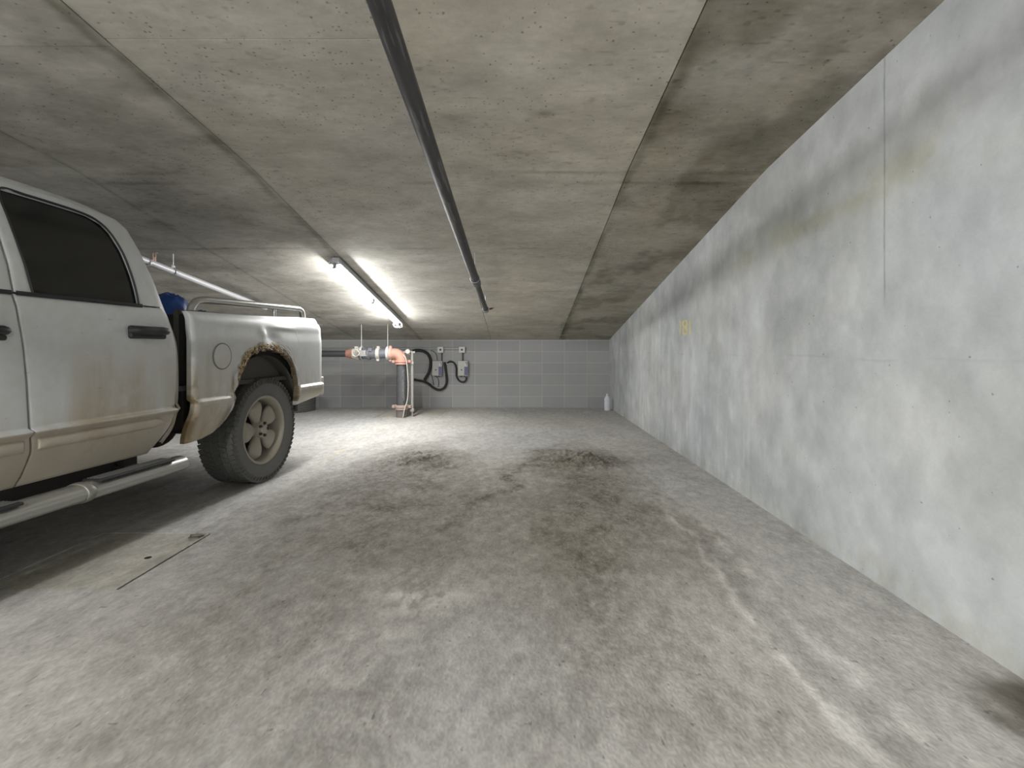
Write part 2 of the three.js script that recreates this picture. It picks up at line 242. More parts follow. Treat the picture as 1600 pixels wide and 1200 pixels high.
const farWall = mat(0x9a9a96, 0.9);
struct('wall_left', box(0.3, 2.9, BACK_Z - FRONT_Z + 0.6, LEFT_X - 0.15, 1.35, -(BACK_Z + FRONT_Z) / 2), farWall, 'plain concrete side wall beyond the parked truck');
struct('wall_front', box(WALL_X - LEFT_X + 0.6, 2.9, 0.3, (WALL_X + LEFT_X) / 2, 1.35, -FRONT_Z + 0.15), farWall, 'plain concrete wall across the driving aisle');

// ------------------------------------------------------------------ lamps: batten fluorescents in a row along the bay line, plus one added past the truck
const housingMat = mat(0xb9bcc0, 0.45, 0.2), tubeMat = new THREE.MeshStandardMaterial({ color: 0xffffff, emissive: TUBE_COLOR, emissiveIntensity: 7 }), capMat = mat(0x8d8f92, 0.5, 0.3);
const guardMat = mat(0xd0d2d4, 0.4, 0.5);
function batten(X, z0, z1, label, nits = TUBE_NITS) {
  const zc = (z0 + z1) / 2, len = z1 - z0, slope = Math.atan2(ceilH(z0) - ceilH(z1), len), L = len / Math.cos(slope);
  const g = thing('fluorescent_batten', label, 'light', W(X, ceilH(zc) - 0.004, zc), 'batten lights along the bay line'); g.rotation.x = slope * -1 * -1;
  g.rotation.x = -slope;
  part('housing', [rbox(0.075, 0.052, L, 0.006, 0, -0.026, 0), rbox(0.112, 0.014, L - 0.04, 0.004, -0.006, -0.058, 0)], housingMat, g);  // wide lower plate added to shade the ceiling next to the tube
  for (const s of [-1, 1]) {
    part('tube', rod(V3(-0.012, -0.088, s * 0.03), V3(-0.012, -0.088, s * (L / 2 - 0.03)), 0.014, 16), tubeMat, g);
    for (const e of [0.022, L / 2 - 0.022]) part('lamp_holder', rbox(0.03, 0.05, 0.014, 0.003, -0.012, -0.08, s * e), capMat, g);
    for (const [ax, ay, nx, ny] of [[-0.012, -0.1035, 0, -1], [-0.0275, -0.0905, -0.9, -0.436], [0.0035, -0.0905, 0.9, -0.436]]) {   // the tube's light: below and to both sides
      const r = new THREE.RectAreaLight(TUBE_COLOR, nits, L / 2 - 0.07, 0.026); r.name = 'tube_light';
      r.position.set(ax, ay, s * (L / 4)); g.add(r);
      const m = new THREE.Matrix4(); const zAx = V3(-nx, -ny, 0), xAx = V3(0, 0, 1), yAx = zAx.clone().cross(xAx); m.makeBasis(xAx, yAx, zAx); r.quaternion.setFromRotationMatrix(m);
    }
  }
  for (const z of [L / 2 - 0.01, L / 2 - 0.08, -L / 2 + 0.08, -L / 2 + 0.01]) part('guard_wire', tube([V3(-0.05, -0.01, z), V3(-0.06, -0.06, z), V3(-0.056, -0.12, z), V3(0, -0.126, z), V3(0.048, -0.12, z), V3(0.05, -0.06, z), V3(0.042, -0.01, z)], 0.0022, 24, 6), guardMat, g);
  return g;
}
batten(-1.775, 4.69, 7.16, 'white twin tube batten light glowing above the riser pipe');
batten(-1.775, -3.6, -1.13, 'white twin tube batten light on the ceiling beside the truck cab', AISLE_NITS);
batten(-1.775, -7.2, -4.73, 'white twin tube batten light over the driving aisle behind the truck nose', AISLE_NITS);
batten(-5.2, -2.8, -0.33, 'white twin tube batten light added out of view past the far side of the truck', AISLE_NITS);  // unseen lamp added to brighten the ceiling over the truck

// ------------------------------------------------------------------ the pickup truck
const YAW = Math.atan(0.083);
const truck = thing('pickup_truck', 'dirty silver crew cab pickup truck with rusted wheel arch', 'truck', V3(-2.964, 0, -3.940)); truck.rotation.y = -YAW;   // local x: out to the driver's side, z: forward
const BED_S0 = -0.945, BED_S1 = 0.822;
const archPts = [[-0.372, 0.60], [-0.368, 0.72], [-0.345, 0.80], [-0.30, 0.885], [-0.24, 0.955], [-0.16, 1.0], [-0.05, 1.03], [0.08, 1.038], [0.2, 1.025], [0.29, 0.99], [0.345, 0.93], [0.385, 0.85], [0.435, 0.77], [0.475, 0.70], [0.488, 0.62]];
const arch = curve(archPts);
const TS0 = -1.1, TS1 = 4.7, TH0 = 0.28, TH1 = 2.0;
const truckMap = texture(2048, 768, (u, v) => {
  const s = TS0 + u * (TS1 - TS0), h = TH0 + v * (TH1 - TH0);
  const big = fbm(s * 2, h * 2, 3), drip = fbm(s * 17, h * 1.6, 4), fine = fbm(s * 40, h * 40, 3), wide = fbm(s * 4.5 + 20, h * 0.9, 3);
  let r = 196, g = 199, b = 200; const k = 1 + 0.05 * (big - 0.5) + 0.05 * (fine - 0.5); r *= k; g *= k; b *= k;
  // dried road mud: thick with ragged runs low down, thin wiped film above
  const edge = 0.72 + 0.34 * (drip - 0.5) * 1.6 + 0.25 * (wide - 0.5);
  let m = 0.62 * sstep(edge + 0.22, edge - 0.26, h) * (0.65 + 0.7 * (fine - 0.2)) + 0.3 * sstep(0.45, 0.7, wide) * sstep(1.15, 0.85, h) + 0.1 * sstep(0.4, 0.7, fbm(s * 6, h * 6, 3));
  if (h < 0.69) m = Math.max(m, 0.68 + 0.35 * (fbm(s * 9, h * 9, 4) - 0.4));
  const wipe = sstep(0.66, 0.74, fbm(s * 9 + 91, h * 5 + 14, 4)); m *= 1 - 0.35 * wipe; m = clamp(m, 0, 0.85);
  r = mix(r, 164, m); g = mix(g, 151, m); b = mix(b, 131, m);
  // rust eaten into the arch edge, and along the seams
  const inArch = s > -0.45 && s < 0.6, [ad] = inArch ? segDist(s, h, archPts) : [9];
  if (inArch) {
    const up = sstep(0.62, 0.95, h), band = (0.035 + 0.06 * fbm(s * 11, h * 11, 3)) * (0.12 + 1.0 * up * sstep(0.78, 0.9, h) * (0.3 + 0.7 * sstep(-0.3, 0.05, s))), rear = sstep(-0.1, -0.26, s), ru = sstep(band, band * 0.5, ad), f2 = fbm(s * 60, h * 60, 3);
    const f3 = fbm(s * 130, h * 130, 2), fresh = f3 > 0.62 ? [186, 168, 130] : f2 > 0.55 ? [150, 124, 82] : f2 > 0.44 ? [108, 86, 56] : [52, 44, 36];
    r = mix(r, mix(fresh[0], 96, rear * 0.7), ru); g = mix(g, mix(fresh[1], 88, rear * 0.7), ru); b = mix(b, mix(fresh[2], 74, rear * 0.7), ru);
    const pr = sstep(band + 0.05, band, ad) * (1 - ru) * sstep(0.45, 0.6, fbm(s * 24, h * 24, 3)); r = mix(r, 196, pr * 0.6); g = mix(g, 196, pr * 0.6); b = mix(b, 198, pr * 0.6);
    const scr = sstep(0.045, 0.02, Math.hypot((s - 0.06) , (h - 1.11) * 1.2) + 0.03 * (f2 - 0.5)); r = mix(r, 214, scr * 0.7); g = mix(g, 212, scr * 0.7); b = mix(b, 216, scr * 0.7);
  }
  const seam = Math.exp(-(((s - 0.82) / 0.03) ** 2)) * sstep(0.98, 0.72, h) * sstep(0.4, 0.62, fbm(s * 30, h * 18, 3)); r = mix(r, 126, seam * 0.8); g = mix(g, 106, seam * 0.8); b = mix(b, 74, seam * 0.8);
  const run = Math.exp(-(((s - 0.47 + (h - 0.8) * 0.3) / 0.03) ** 2)) * sstep(0.95, 0.82, h) * sstep(0.42, 0.6, fbm(s * 40, h * 10, 3)); r = mix(r, 96, run * 0.6); g = mix(g, 88, run * 0.6); b = mix(b, 76, run * 0.6);
  const brown = Math.exp(-(((s - 0.8) / 0.1) ** 2)) * sstep(0.72, 0.5, h) * sstep(0.4, 0.65, drip); r = mix(r, 128, brown * 0.6); g = mix(g, 104, brown * 0.6); b = mix(b, 74, brown * 0.6);
  const chip = noise(s * 55, h * 55) > 0.985 ? 0.5 : 0; r -= 60 * chip; g -= 60 * chip; b -= 60 * chip;
  return [r, g, b];
});
const paint = new THREE.MeshPhysicalMaterial({ map: truckMap, roughness: 0.5, metalness: 0.08, clearcoat: 0.25, clearcoatRoughness: 0.3 });
const blackTrim = mat(0x26282a, 0.55), black = mat(0x121212, 0.9), under = mat(0x2b2926, 0.95), liner = mat(0x54524e, 0.9);
const tint = new THREE.MeshPhysicalMaterial({ color: 0x0c1112, roughness: 0.14, metalness: 0, clearcoat: 0.6, clearcoatRoughness: 0.12 });
const chrome = mat(0xb8b8b4, 0.32, 0.75), dustyAlloy = mat(0xa39d91, 0.6, 0.15), rubber = mat(0x646462, 0.9), treadMat = mat(0x565653, 0.93), dustRubber = mat(0x70706c, 0.95);
const truckUV = (g) => { const p = g.attributes.position, uv = new Float32Array(p.count * 2); for (let i = 0; i < p.count; i++) { uv[2 * i] = (p.getZ(i) - TS0) / (TS1 - TS0); uv[2 * i + 1] = (p.getY(i) - TH0) / (TH1 - TH0); } g.setAttribute('uv', new THREE.BufferAttribute(uv, 2)); return g; };
const spaced = (n, e) => [0, e, ...Array.from({ length: n - 1 }, (_, i) => e + (1 - 2 * e) * (i + 1) / n), 1 - e, 1];
// a sheet of pressed steel: fn(u, v) -> [t, h, s], rolled edges, real thickness
function sheet(nu, nv, fn, side = 1, th = 0.02, eu = 0.012, ev = 0.012, roll = 0.006) {
  const us = spaced(nu, eu), vs = spaced(nv, ev), A = us.length, B = vs.length, outer = [], inner = [];
  for (let i = 0; i < A; i++) for (let j = 0; j < B; j++) { let [t, h, s] = fn(us[i], vs[j]); const e = i === 0 || j === 0 || i === A - 1 || j === B - 1; if (e) t -= roll; outer.push([t * side, h, s]); inner.push([(t - th) * side, h, s]); }
  const grid = (pts, flip) => { const g = new THREE.BufferGeometry(); g.setAttribute('position', new THREE.Float32BufferAttribute(pts.flat(), 3)); const ix = []; for (let i = 0; i + 1 < A; i++) for (let j = 0; j + 1 < B; j++) { const a = i * B + j, b = a + B; flip ? ix.push(a, b, b + 1, a, b + 1, a + 1) : ix.push(a, b + 1, b, a, a + 1, b + 1); } g.setIndex(ix); g.computeVertexNormals(); return g; };
  const rim = []; const ring = []; for (let j = 0; j < B; j++) ring.push(j); for (let i = 1; i < A; i++) ring.push(i * B + B - 1); for (let j = B - 2; j >= 0; j--) ring.push((A - 1) * B + j); for (let i = A - 2; i > 0; i--) ring.push(i * B);
  for (let k = 0; k < ring.length; k++) { const a = ring[k], b = ring[(k + 1) % ring.length]; const p = [outer[a], outer[b], inner[b], inner[a]]; if (side < 0) p.reverse(); rim.push(...p[0], ...p[1], ...p[2], ...p[0], ...p[2], ...p[3]); }
  const rg = new THREE.BufferGeometry(); rg.setAttribute('position', new THREE.Float32BufferAttribute(rim, 3)); rg.computeVertexNormals();
  const front = side > 0 ? false : true;
  return truckUV(mergeGeometries([grid(outer, front), grid(inner, !front), rg].map((g) => { const q = g.index ? g.toNonIndexed() : g; return q; })));
}
// body side: half width at a height (doors, fenders) with the pressed crease and the tuck under the sill
const sideT = (h) => { let t = 1.0 - 0.02 * sstep(1.02, 1.29, h) - 0.012 * sstep(1.22, 1.29, h); if (h < 0.7) t = 1.0 - 0.055 * sstep(0.66, 0.42, h) ** 1.2; t += 0.024 * sstep(0.706, 0.692, h) * sstep(0.662, 0.688, h); return t; };
const glassT = (h) => 0.966 - 0.15 * Math.pow(clamp((h - 1.29) / 0.5, 0, 1.2), 1.35);
const bodyT = (h) => h > 1.29 ? glassT(h) : sideT(h);
// rear door, front door
const rearEdge = curve([[0.44, 1.115], [0.5, 1.06], [0.55, 1.02], [0.6, 0.99], [0.66, 0.968], [0.8, 0.955], [0.95, 0.95], [1.05, 0.953], [1.15, 0.97], [1.23, 0.995], [1.29, 1.026]]), midEdge = curve([[0.44, 1.785], [0.5, 1.762], [0.6, 1.752], [0.7, 1.762], [0.9, 1.772], [1.1, 1.788], [1.29, 1.803]]), frontEdge = curve([[0.44, 2.78], [0.6, 2.85], [1.29, 2.87]]);
const sill = curve([[0.95, 0.487], [1.2, 0.47], [1.45, 0.452], [3, 0.45]]);
function doorSkin(eR, eF, side) { return sheet(16, 120, (u, v) => { const h0 = 0.455, h = mix(h0, 1.285, v), s = mix(eR(h) + 0.004, eF(h) - 0.004, u); return [sideT(h), h, s]; }, side, 0.05, 0.009, 0.009); }
function ring(outer, inner, side, th, tOf = bodyT, lift = 0) {   // window frame between two outlines of the same count, in s and h
  const N = outer.length, rows = 4;
  return sheet(N - 1, rows, (u, v) => { const x = clamp(u, 0, 1) * (N - 1), i = Math.min(N - 2, Math.floor(x)), f = x - i; const o = [mix(outer[i][0], outer[i + 1][0], f), mix(outer[i][1], outer[i + 1][1], f)], n = [mix(inner[i][0], inner[i + 1][0], f), mix(inner[i][1], inner[i + 1][1], f)]; const s = mix(o[0], n[0], v), h = mix(o[1], n[1], v); return [tOf(h) + lift, h, s]; }, side, th, 0.001, 0.12, 0.004);
}
function fan(outline, side, lift, tOf = bodyT, rows = 12) {       // filled outline: window glass
  const hs = outline.map((p) => p[1]), h0 = Math.min(...hs), h1 = Math.max(...hs);
  const span = (h) => { let a = 9, b = -9; for (let i = 0; i < outline.length; i++) { const p = outline[i], q = outline[(i + 1) % outline.length]; if ((p[1] - h) * (q[1] - h) <= 0 && Math.abs(p[1] - q[1]) > 1e-6) { const s = p[0] + (q[0] - p[0]) * (h - p[1]) / (q[1] - p[1]); a = Math.min(a, s); b = Math.max(b, s); } } return a > b ? [(a + b) / 2, (a + b) / 2] : [a, b]; };
  return sheet(10, rows, (u, v) => { const h = mix(h0 + 0.0005, h1 - 0.0005, v), [a, b] = span(h); return [tOf(h) + lift, h, mix(a, b, u)]; }, side, 0.006, 0.02, 0.02, 0.001);
}
const rearGlassOut = [[1.722, 1.292], [1.727, 1.313], [1.736, 1.42], [1.746, 1.535], [1.752, 1.63], [1.757, 1.70], [1.74, 1.757], [1.63, 1.76], [1.52, 1.758], [1.40, 1.752], [1.325, 1.74], [1.28, 1.716], [1.243, 1.675], [1.208, 1.585], [1.19, 1.46], [1.183, 1.36], [1.18, 1.292]];
const rearFrameOut = [[1.795, 1.292], [1.796, 1.313], [1.798, 1.42], [1.803, 1.535], [1.808, 1.63], [1.812, 1.72], [1.815, 1.792], [1.65, 1.797], [1.52, 1.795], [1.37, 1.79], [1.25, 1.782], [1.175, 1.765], [1.125, 1.725], [1.085, 1.60], [1.057, 1.46], [1.04, 1.36], [1.026, 1.292]];
const frontGlassOut = [[1.88, 1.292], [1.885, 1.40], [1.89, 1.535], [1.90, 1.68], [1.91, 1.755], [2.2, 1.76], [2.4, 1.745], [2.55, 1.64], [2.7, 1.5], [2.82, 1.36], [2.84, 1.292]], frontFrameOut = [[1.803, 1.292], [1.806, 1.40], [1.812, 1.535], [1.82, 1.68], [1.824, 1.795], [2.2, 1.80], [2.43, 1.79], [2.6, 1.685], [2.77, 1.53], [2.89, 1.38], [2.9, 1.292]];
for (const side of [1, -1]) {
  const rd = part('rear_door', doorSkin(rearEdge, midEdge, side), paint, truck);
  part('window_frame', ring(rearFrameOut, rearGlassOut, side, 0.05), paint, rd);
  part('window', fan(rearGlassOut, side, -0.014), tint, rd);
  part('belt_seal', sheet(10, 3, (u, v) => [0.974 + 0.004 * Math.sin(v * 3.14), mix(1.279, 1.298, v), mix(1.165, 1.79, u)], side, 0.02, 0.01, 0.2, 0.003), blackTrim, rd);
  part('window_seal', tube(rearGlassOut.map(([s, h]) => V3(side * (bodyT(h) - 0.004), h, s)), 0.006, 80, 6), blackTrim, rd);
  part('side_molding', sheet(16, 5, (u, v) => { const s = mix(1.065, 1.735, u), w = u < 0.04 ? 0.35 + 16 * u : 1, c = 0.632; return [sideT(c) + 0.016 - 0.008 * (2 * v - 1) ** 2, c + (v - 0.5) * 0.056 * Math.min(1, w), s]; }, side, 0.02, 0.01, 0.1, 0.008), paint, rd);
  const hd = part('door_handle', [rbox(0.03, 0.07, 0.235, 0.012, side * 1.0, 1.14, 1.162), tube([V3(side * 0.995, 1.146, 1.055), V3(side * 1.034, 1.15, 1.075), V3(side * 1.04, 1.15, 1.16), V3(side * 1.034, 1.15, 1.25), V3(side * 0.995, 1.146, 1.268)], 0.021, 30, 10)], blackTrim, rd); hd.userData.label = 'black pull handle';
  const fd = part('front_door', doorSkin(midEdge, frontEdge, side), paint, truck);
  part('window_frame', ring(frontFrameOut, frontGlassOut, side, 0.05), paint, fd);
  part('window', fan(frontGlassOut, side, -0.014), tint, fd);
  part('belt_seal', sheet(10, 3, (u, v) => [0.974 + 0.004 * Math.sin(v * 3.14), mix(1.279, 1.298, v), mix(1.812, 2.85, u)], side, 0.02, 0.01, 0.2, 0.003), blackTrim, fd);
  part('side_molding', sheet(16, 5, (u, v) => [sideT(0.632) + 0.016 - 0.008 * (2 * v - 1) ** 2, 0.632 + (v - 0.5) * 0.056, mix(1.79, 2.78, u)], side, 0.02, 0.01, 0.1, 0.008), paint, fd);
  part('door_handle', [rbox(0.02, 0.062, 0.22, 0.009, side * 1.0, 1.115, 1.965), tube([V3(side * 0.995, 1.12, 1.865), V3(side * 1.034, 1.125, 1.885), V3(side * 1.04, 1.125, 1.96), V3(side * 1.034, 1.125, 2.05), V3(side * 0.995, 1.12, 2.068)], 0.017, 30, 10)], blackTrim, fd);
  part('lock_cylinder', rod(V3(side * 0.99, 1.115, 1.852), V3(side * 1.012, 1.115, 1.852), 0.016), chrome, fd);
  part('wing_mirror', [rbox(0.2, 0.2, 0.1, 0.03, side * 1.15, 1.4, 2.68), rbox(0.1, 0.04, 0.06, 0.01, side * 1.03, 1.35, 2.7)], blackTrim, fd);
  // cargo bed side with the eaten wheel arch
  const lowB = curve([[-0.98, 0.66], [-0.72, 0.60], [-0.372, 0.56], [-0.371, 0.6], ...archPts.slice(1, -1), [0.488, 0.62], [0.505, 0.575], [0.54, 0.525], [0.60, 0.487], [0.70, 0.464], [0.92, 0.445]]), topB = curve([[-0.97, 1.29], [-0.9, 1.325], [-0.8, 1.338], [-0.5, 1.333], [0.3, 1.30], [0.92, 1.285]]);
  const bedT = (s, h) => { const c = s < -0.755 ? 0.155 * (1 - Math.sqrt(Math.max(0, 1 - ((-0.755 - s) / 0.195) ** 2))) : 0; const fl = 0.028 * Math.exp(-(((s - 0.05) / 0.5) ** 2)) * sstep(1.3, 1.05, h); const top = 0.05 * sstep(1.2, 1.335, h) ** 2 + 0.008 * sstep(1.1, 1.2, h); const low = 0.045 * sstep(0.66, 0.46, h); const cr = 0.024 * sstep(0.73, 0.716, h) * sstep(0.56, 0.705, h);
    const dent = 0.012 * blob(s, h, 0.12, 1.17, 0.05, 0.04) - 0.014 * blob(s, h, 0.02, 1.13, 0.09, 0.05) + 0.007 * blob(s, h, -0.2, 1.22, 0.2, 0.02); const front = s > 0.79 ? 0.02 * ((s - 0.79) / 0.04) ** 2 : 0; return 0.998 + fl - c - top - low + cr + dent - front; };
  const bs = part('bed_side', sheet(150, 84, (u, v) => { const s = mix(BED_S0, BED_S1, u), jag = s > -0.38 && s < 0.52 ? (fbm(s * 60, 3 * side, 3) - 0.5) * 0.035 * sstep(-0.36, 0.0, s) : 0; const h = mix(lowB(s) + jag, topB(s), v), nearArch = s > -0.36 && s < 0.5 ? Math.exp(-v * 9) : 0; return [bedT(s, h) + nearArch * 0.02 * (fbm(s * 45, v * 40, 2) - 0.5), h, s]; }, side, 0.03, 0.003, 0.012), paint, truck);
  if (side > 0) { const fdoor = part('fuel_door', new THREE.CylinderGeometry(0.083, 0.083, 0.012, 40).rotateZ(Math.PI / 2).translate(bedT(0.577, 1) - 0.001, 1.0, 0.577), paint, bs); truckUV(fdoor.geometry); part('fuel_door_gap', new THREE.TorusGeometry(0.086, 0.0045, 8, 48).rotateY(Math.PI / 2).translate(bedT(0.577, 1) + 0.002, 1.0, 0.577), mat(0x6a6860, 0.8), bs); }
  part('wheel_liner', (() => { const g = new THREE.CylinderGeometry(0.5, 0.5, 0.34, 40, 1, true, 0, Math.PI).rotateZ(Math.PI / 2); return g.translate(side * 0.80, 0.50, 0.06); })(), new THREE.MeshStandardMaterial({ color: 0x4c4a46, roughness: 0.9, side: THREE.DoubleSide }), truck);
  part('inner_panel', box(0.02, 0.5, 1.4, side * 0.63, 0.78, 0.06), under, truck);
  part('bed_rail', tube([V3(side * 0.90, 1.285, 0.73), V3(side * 0.90, 1.325, 0.712), V3(side * 0.90, 1.362, 0.672), V3(side * 0.90, 1.378, 0.60), V3(side * 0.90, 1.383, 0.5), V3(side * 0.90, 1.412, -0.5), V3(side * 0.90, 1.412, -0.585), V3(side * 0.90, 1.395, -0.63), V3(side * 0.90, 1.325, -0.655)], 0.024, 90, 12), chrome, truck);
  part('rail_foot', rod(V3(side * 0.90, 1.30, -0.20), V3(side * 0.90, 1.395, -0.20), 0.014), chrome, truck);
  // side step
  const st = part('side_step', (() => { const pts = []; for (let i = 0; i <= 20; i++) pts.push(V3(0, 0, mix(0.93, 3.0, i / 20))); const g = new THREE.TubeGeometry(new THREE.CatmullRomCurve3(pts), 40, 0.05, 20, false); g.scale(1.3, 0.9, 1); return g.translate(side * 0.995, 0.362, 0); })(), chrome, truck);
  for (const z of [0.93, 3.0]) part('end_cap', new THREE.SphereGeometry(0.05, 18, 10).scale(1.28, 0.88, 0.5).translate(side * 0.995, 0.362, z), mat(0x8f8e88, 0.5, 0.5), st);
  for (const [a, b] of [[1.03, 1.49], [1.83, 2.6]]) { const pad = part('step_pad', rbox(0.105, 0.014, b - a, 0.006, side * 1.002, 0.406, (a + b) / 2), blackTrim, st); part('tread_rib', [-0.03, -0.015, 0, 0.015, 0.03].map((x) => rbox(0.006, 0.006, b - a - 0.02, 0.002, side * (1.002 + x), 0.4145, (a + b) / 2)), mat(0x6c6c69, 0.8), pad); }
  part('clamp', (() => { const g = new THREE.TorusGeometry(0.052, 0.006, 8, 30); g.scale(1.28, 0.88, 4); return g.translate(side * 0.995, 0.362, 1.54); })(), mat(0x8f8e88, 0.5, 0.5), st);
  for (const z of [1.2, 2.5]) part('bracket', [rbox(0.3, 0.05, 0.07, 0.008, side * 0.82, 0.39, z), rbox(0.04, 0.14, 0.07, 0.008, side * 0.72, 0.45, z), rbox(0.05, 0.1, 0.06, 0.008, side * 0.9, 0.43, z)], under, st);
  // front fender
  const fArch = curve([[2.9, 0.46], [3.0, 0.5], [3.12, 0.72], [3.25, 0.9], [3.42, 1.0], [3.57, 1.02], [3.72, 1.0], [3.89, 0.9], [4.02, 0.72], [4.1, 0.56], [4.5, 0.6]]);
  part('front_fender', sheet(60, 16, (u, v) => { const s = mix(2.885, 4.5, u), h = mix(fArch(s), 1.24 - 0.1 * sstep(3.2, 4.5, s), v); return [sideT(h) + 0.03 * Math.exp(-(((s - 3.57) / 0.5) ** 2)) - 0.14 * sstep(4.2, 4.5, s) ** 2 - 0.05 * sstep(1.05, 1.25, h), h, s]; }, side, 0.03, 0.006, 0.02), paint, truck);
  part('wheel_liner', new THREE.CylinderGeometry(0.5, 0.5, 0.34, 32, 1, true, 0, Math.PI).rotateZ(Math.PI / 2).translate(side * 0.80, 0.48, 3.57), new THREE.MeshStandardMaterial({ color: 0x3a3936, roughness: 0.9, side: THREE.DoubleSide }), truck);
  part('headlight', rbox(0.3, 0.26, 0.16, 0.04, side * 0.72, 0.98, 4.44), new THREE.MeshPhysicalMaterial({ color: 0xdfe3e6, roughness: 0.1, clearcoat: 1 }), truck);
  part('tail_light', rbox(0.13, 0.42, 0.03, 0.012, side * 0.83, 1.06, -0.93), mat(0x7a1512, 0.3), truck);
}
// cab skin: rear wall, roof and windscreen in one pressing, rounded at both sides
const cabProfile = new THREE.CatmullRomCurve3([V3(0, 0.46, 0.938), V3(0, 0.55, 0.888), V3(0, 0.7, 0.858), V3(0, 0.9, 0.851), V3(0, 1.1, 0.867), V3(0, 1.25, 0.912), V3(0, 1.37, 0.948), V3(0, 1.46, 0.968), V3(0, 1.6, 1.008), V3(0, 1.69, 1.05), V3(0, 1.765, 1.10), V3(0, 1.812, 1.175), V3(0, 1.842, 1.31), V3(0, 1.854, 1.5), V3(0, 1.856, 2.1), V3(0, 1.835, 2.38), V3(0, 1.77, 2.52), V3(0, 1.55, 2.86), V3(0, 1.3, 3.2), V3(0, 1.22, 3.32)], false, 'centripetal');
function cabPoint(u, v, lift = 0) {
  const p = cabProfile.getPoint(u), tg = cabProfile.getTangent(u), n = V3(0, tg.z, -tg.y), a = Math.abs(v), r = 0.088, k = clamp((a - 0.86) / 0.14), drop = r * (1 - Math.sqrt(Math.max(0, 1 - k * k))) + 0.02 * a * a;
  const ph = p.y - n.y * r, w = (ph > 1.29 ? glassT(Math.min(ph, 1.83)) : sideT(Math.max(ph, 0.46))) - 0.006;
  return [w * v, p.y + n.y * (lift - drop), p.z + n.z * (lift - drop)];
}
function cabSheet(u0, u1, v0, v1, nu, nv, lift, th = 0.02) {
  const g = new THREE.BufferGeometry(), pos = [], ix = []; for (let i = 0; i <= nu; i++) for (let j = 0; j <= nv; j++) pos.push(...cabPoint(mix(u0, u1, i / nu), mix(v0, v1, j / nv), lift));
  for (let i = 0; i < nu; i++) for (let j = 0; j < nv; j++) { const a = i * (nv + 1) + j, b = a + nv + 1; ix.push(a, b + 1, b, a, a + 1, b + 1); }
  const k = pos.length / 3; for (let i = 0; i <= nu; i++) for (let j = 0; j <= nv; j++) pos.push(...cabPoint(mix(u0, u1, i / nu), mix(v0, v1, j / nv), lift - th)); const m = ix.length; for (let q = 0; q < m; q += 3) ix.push(ix[q] + k, ix[q + 2] + k, ix[q + 1] + k);
  g.setAttribute('position', new THREE.Float32BufferAttribute(pos, 3)); g.setIndex(ix); g.computeVertexNormals(); return truckUV(g);
}
const cab = part('cab_shell', cabSheet(0, 1, -1, 1, 110, 80, 0), paint, truck);
part('rear_window', cabSheet(0.285, 0.42, -0.72, 0.72, 14, 20, 0.004, 0.006), tint, cab);
part('windscreen', cabSheet(0.80, 0.965, -0.84, 0.84, 14, 20, 0.004, 0.006), tint, cab);
for (const x of [-0.925, 0.925]) part('gap_shade_liner', box(0.03, 0.78, 1.85, x, 0.9, 1.99), black, cab);  // black liner stands in for the shade inside the door gaps
part('floor_pan', box(1.7, 0.03, 2.2, 0, 0.5, 2.3), under, truck);
part('seat', [rbox(1.4, 0.2, 0.5, 0.05, 0, 0.78, 1.4), rbox(1.4, 0.6, 0.14, 0.05, 0, 1.12, 1.18), rbox(1.4, 0.2, 0.5, 0.05, 0, 0.78, 2.35), rbox(1.4, 0.6, 0.14, 0.05, 0, 1.12, 2.05)], mat(0x2c2d2f, 0.95), truck);
